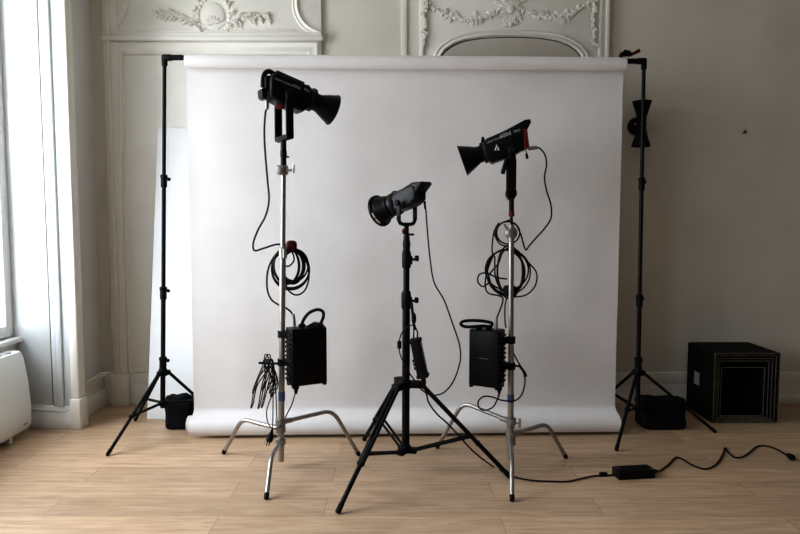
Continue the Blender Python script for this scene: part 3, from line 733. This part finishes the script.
# --- right lamp (points left)
L2 = thing('studio_light', 'big black LED studio light on right C-stand, red band at its rear', 'studio light', at(511, 212, Y2), 'black LED studio lights')
F = LF(506, 147, Y2, math.radians(8), -1); hw = .062
body = F.poly([(482, 145), (486.5, 139.5), (512, 129), (523.5, 130), (526, 132), (527, 148.5), (512, 156.5), (492, 163.5), (485, 158.5)])
m = MB(); m.prism(body, -hw, hw, bev=.012, mtx=F.m, seg=3); m.build('lamp_body', M_BODY, L2)
m = MB(); m.prism(F.poly([(500, 134), (512, 128), (524, 121.8), (529, 121.2), (530.2, 124), (526, 132), (523, 137), (512, 137)]), -hw * .8, hw * .8, bev=.006, mtx=F.m); m.build('rear_fin', M_BODY, L2)
m = MB(); m.prism(F.poly([(522.5, 131), (526.2, 131.5), (528.6, 148.2), (523.3, 150.8)]), -hw - .0015, hw + .0015, bev=.005, mtx=F.m); m.build('rear_band', M_RED, L2)
m = MB(); m.prism(F.poly([(480.5, 144), (481.3, 137), (483.2, 136.3), (484.8, 139), (486, 144)]), -.012, .012, bev=.003, mtx=F.m); m.build('release_latch', M_BODY, L2)
m = MB(); m.lathe(F.p(488, 151), F.p(482, 153.1) - F.p(488, 151), [(0, 10 * F.k), (.012, 10.8 * F.k), (.03, 10.8 * F.k), (.034, 9 * F.k)], 28); m.build('mount_ring', M_BODY, L2)
reflector(L2, F, (483.5, 152.6), (461.8, 160.2), 8.3, 16)
for ya in (-.086, .086):
    m = MB(); m.prism(F.poly([(508, 157), (511, 149), (514, 149), (516, 163), (516, 194), (507, 194), (506.8, 165)]), ya - .006, ya + .006, bev=.003, mtx=F.m); m.build('yoke_arm', M_BLACK, L2)
m = MB(); m.prism(F.poly([(506.2, 191), (516.6, 191), (517, 195), (514.5, 199.5), (508.5, 199.5), (506, 195)]), -.092, .092, bev=.005, mtx=F.m); m.build('yoke_base', M_BLACK, L2)
m = MB(); m.lathe(F.p(511.5, 152, -.09), -F.ey, [(0, .02), (.014, .022), (.02, .016)], 18); m.tube([F.p(506.5, 160, -.095), F.p(502.5, 175, -.10)], .0115, 10); m.build('tilt_lever', M_RUBBER, L2)
m = MB(); m.tube([F.p(526.2, 151), F.p(526.6, 154.5)], .003, 6); m.tube([F.p(526.4, 154), F.p(527.4, 159)], .007, 8); m.build('hanging_cap', M_RUBBER, L2)
m = MB(); m.cyl(at(511.5, 198, Y2), at(511.5, 211, Y2), .0135, n=14); m.cyl(at(511.5, 211, Y2), at(511.5, 228, Y2), .008, n=12); o = m.build('spigot', M_BLACK, L2)
m = MB(); m.lathe(at(511.5, 216.5, Y2), (0, 0, 1), [(0, .012), (.003, .0155), (.026, .0155), (.03, .012)], 14); m.build('red_collar', M_RED, o)
ta = math.radians(20.5)
label_text(L2, F, 'LIGHT STORM', 487.0, 144.8, 1.75, ta, -hw - .0015, M_GREYP)
label_text(L2, F, '600d', 500.2, 140.2, 4.0, ta, -hw - .0015, M_GREYP, .0002)
label_text(L2, F, 'PRO', 513.5, 135.2, 2.5, ta, -hw - .0015, M_GREYP)
m = MB(); logo(m, F, 496.8, 148.8, .024, -hw - .0015); m.build('emblem', M_WHITE, L2, smooth=False, weld=False)
# --- centre lamp (points left and towards the camera)
L3 = thing('studio_light', 'smaller black LED studio light on the centre stand, reflector facing front left', 'studio light', at(406.5, 240, Y3), 'black LED studio lights')
phi = math.radians(40); F = LF(407, 199, Y3, phi, -1); hw = .048
body = F.poly([(395.5, 197), (398, 193.5), (403, 190.5), (416, 184.5), (420.5, 187), (421, 200), (416, 205.5), (409, 208.5), (401, 211.5), (397, 210)])
m = MB(); m.prism(body, -hw, hw, bev=.018, mtx=F.m, seg=4); m.build('lamp_body', M_SHEEN, L3)
m = MB(); m.prism(F.poly([(407, 188.8), (416.5, 183.2), (426, 182.8), (427, 185), (421.5, 192.5), (419.5, 198), (410, 194)]), -hw * .9, hw * .9, bev=.010, mtx=F.m, seg=3); m.build('rear_fin', M_BODY, L3)
m = MB(); m.prism(F.poly([(418, 190), (421.6, 189.5), (421.9, 199.5), (419, 203)]), -hw * .7, hw * .7, bev=.006, mtx=F.m); m.build('rear_panel', M_RUBBER, L3)
A_, B_ = F.p(398, 202.6), F.p(392.5, 205.2); k = F.k
m = MB(); m.lathe(A_, B_ - A_, [(-.01, 8 * k), (.0, 11 * k), (.010, 12 * k), (.030, 12 * k), (.036, 10 * k)], 30); m.build('mount_ring', M_SHEEN, L3)
m = MB(); m.prism(F.poly([(391.5, 194), (393, 190.8), (395.5, 190.3), (397, 193)]), -.012, .012, bev=.003, mtx=F.m); m.build('release_latch', M_SHEEN, L3)
a, b = F.p(391.0, 205.2), F.p(378.3, 210.6); ax = b - a; Lr = ax.length
m = MB(); m.lathe(a, ax, [(-.01, 9 * k), (0, 11.0 * k), (Lr * .25, 11.6 * k), (Lr * .3, 12.3 * k), (Lr * .55, 12.8 * k), (Lr * .6, 13.5 * k), (Lr * .86, 14 * k), (Lr * .88, 16.6 * k), (Lr, 16.9 * k), (Lr * 1.02, 16.2 * k), (Lr * .95, 13.4 * k), (Lr * .5, 11 * k), (Lr * .1, 8.5 * k), (Lr * .1, 0)], 44); ro = m.build('reflector', M_BLACK, L3)
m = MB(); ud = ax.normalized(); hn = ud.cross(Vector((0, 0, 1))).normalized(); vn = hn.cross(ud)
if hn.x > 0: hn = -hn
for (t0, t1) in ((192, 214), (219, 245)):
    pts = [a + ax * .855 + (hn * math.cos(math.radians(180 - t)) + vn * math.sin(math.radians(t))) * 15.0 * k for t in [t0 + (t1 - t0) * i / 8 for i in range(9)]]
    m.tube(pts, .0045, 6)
m.build('painted_bright_arc', M_WHITE, ro)  # brightness along the rim painted in as white arcs
for ya in (-.066, .066):
    m = MB(); u0, v0 = F.uv(407, 203); m.prism([(u0 - .012, v0 - .085), (u0 + .012, v0 - .085), (u0 + .012, v0), (u0, v0 + .014), (u0 - .012, v0)], ya - .005, ya + .005, bev=.003, mtx=F.m); m.build('yoke_arm', M_BLACK, L3)
m = MB(); u0, v0 = F.uv(407, 222); pts = [F.o + F.ex * u0 + F.ey * y + F.ez * (v0 - dz) for y, dz in ((-.066, -.03), (-.065, -.01), (-.054, .006), (-.03, .012), (.03, .012), (.054, .006), (.065, -.01), (.066, -.03))]
m.tube(pts, .010, 10); m.build('yoke_base', M_BLACK, L3)
m = MB(); m.lathe(F.p(407, 203, -.07), -F.ey, [(0, .014), (.014, .016), (.018, .011)], 16); m.build('tilt_knob', M_RUBBER, L3)
m = MB(); m.cyl(at(406.5, 224, Y3), at(406.5, 238, Y3), .0125, n=14); m.box(at(411, 234.5, Y3 - .012), (.032, .014, .012), bev=.003); o = m.build('spigot', M_BLACK, L3)
m = MB(); m.ell(at(403.8, 231.5, Y3 - .006), (.010, .010, .016), nu=12, nv=8); m.build('red_knob', M_RED, o)

# ================================================================== CONTROL BOXES
def ctrl_box(root, ctr, w, d, h, ang, vent_side):
    mt = Matrix.Translation(ctr) @ Matrix.Rotation(ang, 4, 'Z')
    m = MB(); m.box((0, 0, 0), (w, d, h), mtx=mt, bev=.008, seg=3); m.build('housing', M_BODY, root)
    m = MB()
    for k in range(11): m.box((vent_side * (w / 2 + .004), 0, -h / 2 + .03 + k * (h - .06) / 10), (.010, d * .86, .011), mtx=mt, bev=.002)
    m.build('cooling_fins', M_BODY, root)
    m = MB()
    for x, z, sx, sz in ((0, .0, w * .55, .0025), (0, -.075, w * .55, .0025), (-w * .275, -.0375, .0025, .077), (w * .275, -.0375, .0025, .077)): m.box((x, -d / 2 - .001, z), (sx, .003, sz), mtx=mt)
    m.build('panel_outline', M_SHEEN if vent_side > 0 else M_BODY, root)
    m = MB(); m.box((0, -d / 2 - .0012, .001), (w * .32, .002, .0022), mtx=mt); m.build('panel_print', M_GREYP if vent_side > 0 else M_SHEEN, root)
    for sx in (-1, 1):
        for sy in (-1, 1): MB().box((sx * (w / 2 - .012), sy * (d / 2 - .012), -h / 2 - .003), (.02, .02, .012), mtx=mt, bev=.003).build('foot', M_RUBBER, root)
    return mt
B1c = at(306.5, 355, Y1 - .01)
bx1 = thing('control_box', 'black ballast box clamped to left C-stand, strap handle arched on top', 'control box', B1c - Vector((0, 0, .155)), 'ballast boxes on the C-stands')
mt1 = ctrl_box(bx1, B1c, .195, .105, .305, math.radians(28), -1)
m = MB(); m.tube(spline([at(301, 328, Y1 - .02), at(303.5, 320, Y1 - .02), at(309, 313, Y1 - .02), at(317, 309.7, Y1 - .02), at(322.7, 311.5, Y1 - .02), at(323.3, 317, Y1 - .02), at(320, 325, Y1 - .02), at(318, 329, Y1 - .02)]), .0088, 10); m.build('strap_handle', M_RUBBER, bx1)
for p in ((302, 326), (319, 325)): MB().box(at(p[0], p[1], Y1 - .02), (.036, .03, .022), bev=.005).build('strap_anchor', M_RUBBER, bx1)
m = MB(); m.prism([(-.05, 0), (.06, 0), (.045, .022), (.0, .03), (-.03, .014)], -.02, .02, bev=.003, mtx=Matrix.Translation(at(314, 327.5, Y1 - .01))); m.build('handle_mount', M_BODY, bx1)
for py in (334, 362):
    m = MB(); m.box(at(287, py, Y1 - .005), (.05, .05, .035), bev=.006); m.lathe(on1(py) - Vector((0, 0, .018)), (0, 0, 1), [(0, .024), (.036, .024)], 14); m.build('mounting_clamp', M_RUBBER, bx1)
m = MB(); p = on1(363); m.cyl(p, p + Vector((-.055, -.02, 0)), .006, n=8); m.tube([p + Vector((-.055, -.02, 0)), p + Vector((-.12, -.022, .006))], .007, 8); m.build('clamp_handle', M_RUBBER, bx1)
B2c = at(487, 357, Y2 - .01)
bx2 = thing('control_box', 'black ballast box clamped to right C-stand, looped strap flopped to the left', 'control box', B2c - Vector((0, 0, .155)), 'ballast boxes on the C-stands')
mt2 = ctrl_box(bx2, B2c, .168, .105, .305, math.radians(-28), 1)
m = MB(); m.tube(spline([at(490, 328, Y2 - .03), at(492, 323.5, Y2 - .03), at(484, 321.2, Y2 - .04), at(472, 320.5, Y2 - .06), at(463, 321.5, Y2 - .07), at(461, 324.5, Y2 - .07), at(466, 326.8, Y2 - .07), at(476, 326.5, Y2 - .06), at(484, 326, Y2 - .045), at(490, 328, Y2 - .04)]), .0085, 10); m.build('strap_handle', M_RUBBER, bx2)
for p in ((479, 328), (489, 327.5)): MB().box(at(p[0], p[1], Y2 - .03), (.03, .03, .026), bev=.005).build('strap_anchor', M_RUBBER, bx2)
for py in (340, 366):
    m = MB(); m.box(at(506, py, Y2 - .005), (.05, .05, .03), bev=.006); m.lathe(on2(py) - Vector((0, 0, .018)), (0, 0, 1), [(0, .024), (.036, .024)], 14); m.build('mounting_clamp', M_RUBBER, bx2)
m = MB(); p = on2(366); m.cyl(p, p + Vector((.05, -.02, .005)), .006, n=8); m.tube([p + Vector((.045, -.02, .004)), p + Vector((.07, -.03, -.03)), p + Vector((.077, -.03, -.05))], .007, 8); m.build('clamp_handle', M_RUBBER, bx2)

# ================================================================== CABLES
CR = .0052
def coil(cx, cy, rx, ry, n, Y, jit=.12, y_spread=.03, start=-90):
    out = []; prm = None
    for k in range(n):
        r1, r2 = random.uniform(1 - jit, 1 + jit * .6), random.uniform(1 - jit, 1 + jit * .6); ox, oy = random.uniform(-1, 1) * rx * jit * .7, random.uniform(-.3, 1) * ry * jit * .6
        nxt = (r1, r2, ox, oy, Y + random.uniform(-1, 1) * y_spread)
        prm = prm or nxt
        for i in range(12):
            t = i / 12; q = [prm[j] * (1 - t) + nxt[j] * t for j in range(5)]
            a = math.radians(start) + 2 * PI * t
            out.append((cx + q[2] + rx * q[0] * math.cos(a), cy + q[3] + ry * q[1] * math.sin(a), q[4]))
        prm = nxt
    return out
# left lamp cable: lamp -> coil -> box
Yk = Y1 + .055
hc1 = thing('head_cable', 'thick black cable from left light, coiled on the left C-stand with red tie', 'cable', at(290, 300, Yk))
pts = [(266.8, 107, Y1), (265.3, 114, Y1 - .01), (264.3, 130, Y1 - .02), (265, 150, Y1 - .02), (267.5, 180, Y1 - .02), (269, 200, Y1 - .02), (265.5, 216, Y1 - .01), (258, 230, Y1), (253.3, 243, Y1), (254.5, 250.5, Y1), (263, 248.5, Y1 + .01), (276, 244.5, Y1 + .03), (286, 245, Yk)]
pts += coil(286.5, 265.5, 15.5, 19.5, 3, Yk, .2, .02, -80) + coil(293, 265, 13, 18, 4, Yk, .25, .02, -80) + coil(289, 268, 18, 20, 2, Yk, .15, .02, -80)
pts += [(291, 246, Yk), (278, 252, Yk), (268.5, 268, Yk), (267, 287, Yk), (271, 299, Yk - .02), (279, 305, Yk - .02), (286, 308, Y1 + .03), (291, 312, Y1), (293.2, 317, Y1 - .02), (294, 325, Y1 - .02)]
m = MB(); m.tube(spline(pxs(pts), 5), CR, 8)
m.tube(spline(pxs([(287, 247, Yk + .02), (304, 258, Yk), (309, 275, Yk), (305, 290, Yk), (296, 295, Yk), (287.5, 289, Yk), (285, 276, Yk + .01)]), 6), CR * .9, 8)
m.tube(spline(pxs([(286, 247, Yk - .02), (292, 252, Yk - .025), (294, 260, Yk - .025), (289, 266, Yk - .025), (282, 265, Yk - .01)]), 6), CR * .9, 8)
m.build('cord', M_CABLE, hc1)
m = MB(); m.ell(at(291.5, 245.5, Yk - .012), (.030, .022, .028), e=.7); m.build('velcro_tie', M_DKRED, hc1)
m = MB(); m.cyl(at(267.2, 98, Y1 - .03), at(266.8, 109.5, Y1 - .02), .0125, .010, n=14, bev=.002); m.build('lamp_connector', M_CHROME, hc1)
m = MB(); m.cyl(at(293.3, 314, Y1 - .03), at(294.2, 326.5, Y1 - .03), .008, .011, n=14, bev=.002); m.build('box_connector', M_CAST, hc1)
# right lamp cable
Yk = Y2 + .05
hc2 = thing('head_cable', 'black cable from right light, looped in two coils around the right C-stand', 'cable', at(510, 300, Yk))
pts = [(536, 147.5, Y2), (540, 148.5, Y2), (545, 155, Y2 - .01), (546.5, 165, Y2 - .01), (544.5, 178, Y2 - .01), (547, 192, Y2 - .01), (551, 205, Y2 - .01), (551, 218, Y2), (545, 228, Y2), (536, 238, Y2), (529, 246, Y2 + .01), (526.2, 250, Y2 + .01), (524, 246, Y2 + .02), (521, 235, Yk - .02), (517, 226, Yk - .02)]
pts += coil(508.3, 232.5, 11.8, 11.5, 3, Yk - .015, .05, .012, -40)
pts += [(512, 244, Yk), (500, 244, Yk), (494.5, 232, Yk), (499, 223, Yk - .01), (494, 232, Yk - .01), (492, 248, Yk), (492.5, 256, Yk)]
pts += coil(506, 271, 20, 24, 2, Yk, .1, .02, 200)
pts += coil(508, 270.5, 25, 24, 2, Yk, .2, .02, 200) + coil(511, 271, 14, 24.5, 3, Yk, .24, .02, 200)
pts += [(494, 255, Yk), (486, 276, Yk), (487, 292, Yk), (500, 296, Yk), (503, 300, Yk), (500, 310, Yk - .02), (496.8, 318, Y2 - .01), (496, 325, Y2 - .03)]
m = MB(); m.tube(spline(pxs(pts), 5), .0043, 8)
m.tube(spline(pxs([(517, 250, Yk), (528, 262, Yk - .02), (536.5, 273, Yk - .02), (535, 286, Yk - .02), (526, 295, Yk), (514, 297, Yk)]), 6), .0043, 8)
m.tube(spline(pxs([(507, 279, Yk - .02), (497, 277.5, Yk - .02), (486, 273, Yk - .02), (479, 275, Yk - .02), (478, 282, Yk - .02), (483, 286.5, Yk - .02), (490, 282, Yk)]), 6), .0043, 8)
m.tube(spline(pxs([(507, 297, Yk), (505, 306, Yk - .01), (505, 320, Y2 + .03), (506, 328, Y2 + .03)]), 6), .004, 8)
m.build('cord', M_CABLE, hc2)
m = MB(); m.ell(at(510, 291, Yk - .005), (.036, .04, .032), e=.6); m.build('velcro_tie', M_FABRIC, hc2)
m = MB(); m.cyl(at(528, 148.6, Y2), at(537.5, 147.4, Y2), .0105, n=14, bev=.002); m.build('lamp_connector', M_CHROME, hc2)
m = MB(); m.cyl(at(496.3, 318, Y2 - .03), at(496, 331, Y2 - .03), .008, .011, n=14, bev=.002); m.build('box_connector', M_CAST, hc2)
# left mains cord bundle hung from the clamp handle
pc1 = thing('mains_cord', 'thin black mains cord bundled beside left C-stand, its plug dangling near floor', 'power cord', at(268, 410, Y1 - .03))
Yp = Y1 - .035; pts = []
for k in range(8):
    bx = 250.5 + k * 3.0 + random.uniform(-1, 2); by = random.choice([394, 402, 408, 398, 410]) - k * .8; tx = 268 + random.uniform(-2.5, 4); ty = 357 + random.uniform(-3, 4)
    pts += [(tx - 2.5, ty + 3, Yp), (tx, ty, Yp - .01), (tx + 1.5, ty + 4, Yp - .02), (bx + 7, (ty + by) / 2, Yp - .02), (bx + 2.2, by - 4, Yp), (bx, by, Yp + .008), (bx + 1, by - 5, Yp + .012), (bx + 4, (ty + by) / 2 + 4, Yp + .008)]
pts += [(272, 362, Yp), (273, 385, Yp - .01), (273, 410, Yp - .01), (272.5, 430, Yp - .01)]
m = MB(); m.tube(spline(pxs(pts), 5), .0034, 6)
m.tube(spline(pxs([(274, 368, Yp), (278, 385, Yp - .02), (270, 400, Yp), (266.5, 413, Yp), (269, 425, Yp), (276, 428.5, Yp), (281, 426, Y1 - .04)]), 6), .0034, 6)
m.tube(spline(pxs([(295.5, 392, Y1 - .01), (292, 404, Y1), (287.5, 413, Y1 + .02), (284, 420, Y1 + .03), (279, 424, Y1 + .03), (277, 420, Y1 + .02), (276, 395, Yp + .02), (274, 366, Yp)]), 6), .0036, 6)
m.build('cord', M_CABLE, pc1)
m = MB(); m.lathe(at(272.5, 429, Yp - .01), at(269, 442, Yp - .01) - at(272.5, 429, Yp - .01), [(0, .006), (.02, .009), (.04, .017), (.065, .019), (.07, .015)], 14)
for s in (-1, 1): m.cyl(at(269 + s * 1.3, 441, Yp - .01), at(267.6 + s * 1.3, 445.5, Yp - .01), .003, n=6)
m.build('plug', M_RUBBER, pc1)
m = MB(); m.lathe(at(296.4, 382, Y1 - .02), (-.05, 0, -1), [(0, .014), (.03, .017), (.045, .011), (.065, .007)], 14); m.build('box_connector', M_RUBBER, pc1)
# right box cord loop
pc2 = thing('mains_cord', 'thin black cord looping below the right ballast box and back to stand', 'power cord', at(500, 405, Y2 - .03))
Yp = Y2 - .035
m = MB(); m.tube(spline(pxs([(499, 394, Yp), (497.5, 399, Yp), (493, 407, Yp), (485, 410.3, Yp), (479, 407.5, Yp), (478.5, 401, Yp), (484, 396.5, Yp), (492, 397, Yp), (503, 400.5, Yp - .01), (515, 400.5, Yp), (522, 394, Yp), (525, 381, Y2 - .01), (522.5, 370, Y2 + .01), (517, 360, Y2 + .02), (513.5, 353, Y2 + .03)]), 7), .0042, 8); m.build('cord', M_CABLE, pc2)
m = MB(); m.lathe(at(499.3, 383, Yp), (0, 0, -1), [(0, .013), (.03, .016), (.045, .010), (.06, .006)], 14); m.build('box_connector', M_RUBBER, pc2)
m = MB(); m.cyl(at(498.4, 397, Yp), at(498.9, 394.8, Yp), .0065, n=10); m.build('red_ring', M_RED, pc2)
# centre lamp cable
hc3 = thing('head_cable', 'thin black cable swinging from the centre light down behind its stand', 'cable', at(440, 395, Y3))
m = MB(); m.tube(spline(pxs([(425, 204, Y3 + .03), (426, 212, Y3 + .03), (427.5, 232, Y3 + .03), (430, 258, Y3 + .03), (434, 282, Y3 + .03), (444, 300, Y3 + .03), (452, 322, Y3 + .03), (459.5, 345, Y3 + .03), (460, 362, Y3 + .03), (453, 382, Y3 + .03), (443, 393, Y3 + .03), (431, 395, Y3 + .02), (422, 390, Y3 + .02), (417, 384, Y3 - .03), (410, 374, Y3 - .03), (403, 366, Y3 - .03)]), 7), .0040, 8); m.build('cord', M_CABLE, hc3)
m = MB(); m.cyl(at(424.5, 201, Y3 + .03), at(425.2, 209, Y3 + .03), .007, .005, n=10); m.build('lamp_connector', M_RUBBER, hc3)
m = MB(); m.cyl(at(416.2, 381.5, Y3 - .03), at(418, 384, Y3 - .03), .0065, n=10); m.build('red_ring', M_RED, hc3)
# hanging controller of the centre lamp
hb3 = thing('hanging_controller', 'slim black controller brick hung by a strap beside the centre stand pole', 'controller', at(420, 378, Y3 - .04))
a, b = at(415.2, 339, Y3 - .04), at(423.2, 377, Y3 - .04); ax = (b - a); Lh = ax.length; zx = -ax.normalized(); yx = Vector((0.25, 1, 0)); yx = (yx - zx * yx.dot(zx)).normalized(); xx = yx.cross(zx)
mt = Matrix(((xx.x, yx.x, zx.x, (a.x + b.x) / 2), (xx.y, yx.y, zx.y, (a.y + b.y) / 2), (xx.z, yx.z, zx.z, (a.z + b.z) / 2), (0, 0, 0, 1)))
m = MB(); m.box((0, 0, 0), (.052, .05, Lh), mtx=mt, bev=.006); m.build('housing', M_BODY, hb3)
for s in (-1, 1): MB().box((0, 0, s * (Lh / 2 - .008)), (.060, .056, .022), mtx=mt, bev=.006).build('end_bumper', M_RUBBER, hb3)
for k in range(3): MB().cyl(mt @ Vector((-.026, -.005, -.05 + k * .02)), mt @ Vector((-.036, -.005, -.05 + k * .02)), .008, n=10).build('dial', M_RUBBER, hb3)
m = MB(); m.tube(spline(pxs([(411.5, 303, Y3 - .03), (412.5, 312, Y3 - .035), (413.5, 322, Y3 - .04), (415, 330, Y3 - .04)]), 5), .0075, 8); m.ell(at(413.8, 318.5, Y3 - .04), (.013, .013, .032)); m.tube(pxs([(414, 326, Y3 - .04), (413.5, 338, Y3 - .04)]), .004, 6); m.tube(pxs([(415, 326, Y3 - .04), (417.5, 332, Y3 - .04), (417.3, 338, Y3 - .04)]), .004, 6); m.build('hanging_strap', M_FABRIC, hb3)
m = MB(); m.lathe(at(423, 377, Y3 - .04), (.15, 0, -1), [(0, .012), (.03, .013), (.045, .007)], 12); m.build('lower_connector', M_RUBBER, hb3)
lp = thing('looped_lead', 'short thin black lead with ferrite bead bowed left of the centre pole', 'cable', at(400, 360, Y3 - .03))
m = MB(); m.tube(spline(pxs([(413, 325, Y3 - .045), (409, 326, Y3 - .035), (403, 331, Y3 - .03), (400, 338, Y3 - .03), (399, 346, Y3 - .03), (400, 354, Y3 - .03), (403, 361, Y3 - .03), (408, 369, Y3 - .035)]), 6), .0035, 8); m.build('cord', M_CABLE, lp)
m = MB(); m.cyl(at(399.4, 341, Y3 - .03), at(399.4, 348.5, Y3 - .03), .0115, n=12, bev=.003); m.build('ferrite_bead', M_RUBBER, lp)
# lead from the hanging controller down and across the floor to the adapter
fe = lambda px, py: G(px, py) + Vector((0, 0, .006))
fc = thing('floor_cable', 'black lead from the centre stand running along the floor to the adapter', 'cable', fe(540, 481))
path = pxs([(424.5, 384, Y3 - .04), (426.5, 394, Y3 - .04), (429, 403, Y3 - .05), (437, 414, Y3 - .07), (448, 424, Y3 - .09), (460, 437, Y3 - .1), (474, 452, Y3 - .1)]) + [fe(492, 467), fe(505, 474), fe(516, 478.5), fe(532, 481.5), (fe(552, 482.5)), fe(568, 482.5), fe(582, 479.5), fe(594, 477), fe(602, 476.8), fe(614, 476)]
m = MB(); m.tube(spline(path, 7), .0045, 8); m.build('cord', M_CABLE, fc)
m = MB(); m.cyl(fe(599.5, 476.5) + Vector((0, 0, .006)), fe(607, 476.3) + Vector((0, 0, .006)), .012, n=12, bev=.003); m.build('ferrite_bead', M_RUBBER, fc)
a, b = G(615, 477.5), G(651.5, 475.5); d = (b - a).normalized(); ang = math.atan2(d.y, d.x)
ad = thing('power_adapter', 'black power adapter brick lying on the floor in front of sandbag', 'power adapter', (a + b) / 2)
mt = Matrix.Translation((a + b) / 2) @ Matrix.Rotation(ang, 4, 'Z')
m = MB(); m.box((0, 0, .024), ((b - a).length, .082, .047), mtx=mt, bev=.007, seg=3); m.build('housing', M_BODY, ad)
m = MB(); m.box((0, 0, .0482), ((b - a).length * .7, .05, .001), mtx=mt); m.build('rating_plate', M_RUBBER, ad)
m = MB(); m.lathe(b + Vector((0, 0, .022)) - d * .002, d, [(0, .012), (.02, .012), (.035, .006)], 12); m.build('socket_end', M_RUBBER, ad)
mc = thing('mains_cord', 'black mains lead wriggling over the floor from adapter to plug at far right', 'power cord', fe(720, 462))
pts = [b + d * .03 + Vector((0, 0, .02))] + [fe(*q) for q in ((661, 471), (667, 467), (672, 462), (676, 458.5), (682, 460), (692, 466), (704, 470), (713, 467.5), (719, 462), (723, 455), (725, 449), (728, 453), (734, 458), (742, 458), (750, 453), (757, 447.5), (766, 447), (776, 450), (784, 454.5), (789, 458))]
m = MB(); m.tube(spline(pts, 6), .0048, 8); m.build('cord', M_CABLE, mc)
p, q = fe(787, 457.5), fe(795, 462.5); m = MB(); m.lathe(p + Vector((0, 0, .012)), q - p, [(0, .007), (.012, .012), (.03, .017), (.05, .018), (.055, .014)], 14)
dd = (q - p).normalized(); ss = dd.cross(Vector((0, 0, 1)))
for s in (-1, 1): m.cyl(p + dd * .05 + ss * s * .008 + Vector((0, 0, .012)), p + dd * .075 + ss * s * .008 + Vector((0, 0, .012)), .003, n=8)
m.build('plug', M_RUBBER, mc)

# ================================================================== LIGHT, WORLD, CAMERA
wd = bpy.data.worlds.new('daylight'); bpy.context.scene.world = wd; wd.use_nodes = True
nt = wd.node_tree; bg = nt.nodes['Background']
tc = nt.nodes.new('ShaderNodeTexCoord'); sp_ = nt.nodes.new('ShaderNodeSeparateXYZ'); rp = nt.nodes.new('ShaderNodeValToRGB')
mr_ = nt.nodes.new('ShaderNodeMapRange'); mr_.inputs['From Min'].default_value = -1; mr_.inputs['From Max'].default_value = 1
nt.links.new(tc.outputs['Generated'], sp_.inputs[0]); nt.links.new(sp_.outputs['Z'], mr_.inputs['Value']); nt.links.new(mr_.outputs[0], rp.inputs['Fac'])
e = rp.color_ramp.elements; e[0].position = .44; e[0].color = (.22, .23, .24, 1); e[1].position = .54; e[1].color = (.78, .89, 1.0, 1)
nt.links.new(rp.outputs['Color'], bg.inputs['Color']); bg.inputs['Strength'].default_value = 4.0      # overcast sky over a duller ground
POW = [124, 54]
for i, (y0, y1) in enumerate(WIN):
    for kind in ('window_daylight', 'window_portal'):
        ld = bpy.data.lights.new(kind, 'AREA'); ld.shape = 'RECTANGLE'; ld.size = HEAD - SILL if kind == 'window_portal' else 2.3; ld.size_y = y1 - y0 - .1
        lo = bpy.data.objects.new(kind, ld); C.objects.link(lo); cy_, cz_ = (y0 + y1) / 2, (SILL + HEAD) / 2
        if kind == 'window_portal':
            ld.cycles.is_portal = True; lo.location = (XO - .13, cy_, cz_); lo.rotation_euler = (0, -PI / 2, 0)
        else:
            ld.size_y -= .45; cy_ -= .2; ld.energy = POW[i]; ld.color = (0.90, 0.95, 1.0); lo.location = (XO - .40, cy_, 1.75)
            lo.rotation_euler = (0, -PI / 2 + math.radians(8), 0)   # daylight falls inwards and down
cam = bpy.data.cameras.new('camera'); co = bpy.data.objects.new('camera', cam); C.objects.link(co)
cam.sensor_width = 36; cam.sensor_fit = 'HORIZONTAL'; cam.lens = FPX * 36 / 800; cam.clip_start = .05
co.location = (0, 0, CAM_H); co.rotation_euler = (PI / 2 - PITCH, 0, 0)
S = bpy.context.scene; S.camera = co
S.view_settings.view_transform = 'Standard'; S.view_settings.look = 'Medium High Contrast'; S.view_settings.exposure = -0.12
S.cycles.use_denoising = True; S.cycles.max_bounces = 10; S.cycles.diffuse_bounces = 6; S.cycles.sample_clamp_indirect = 4
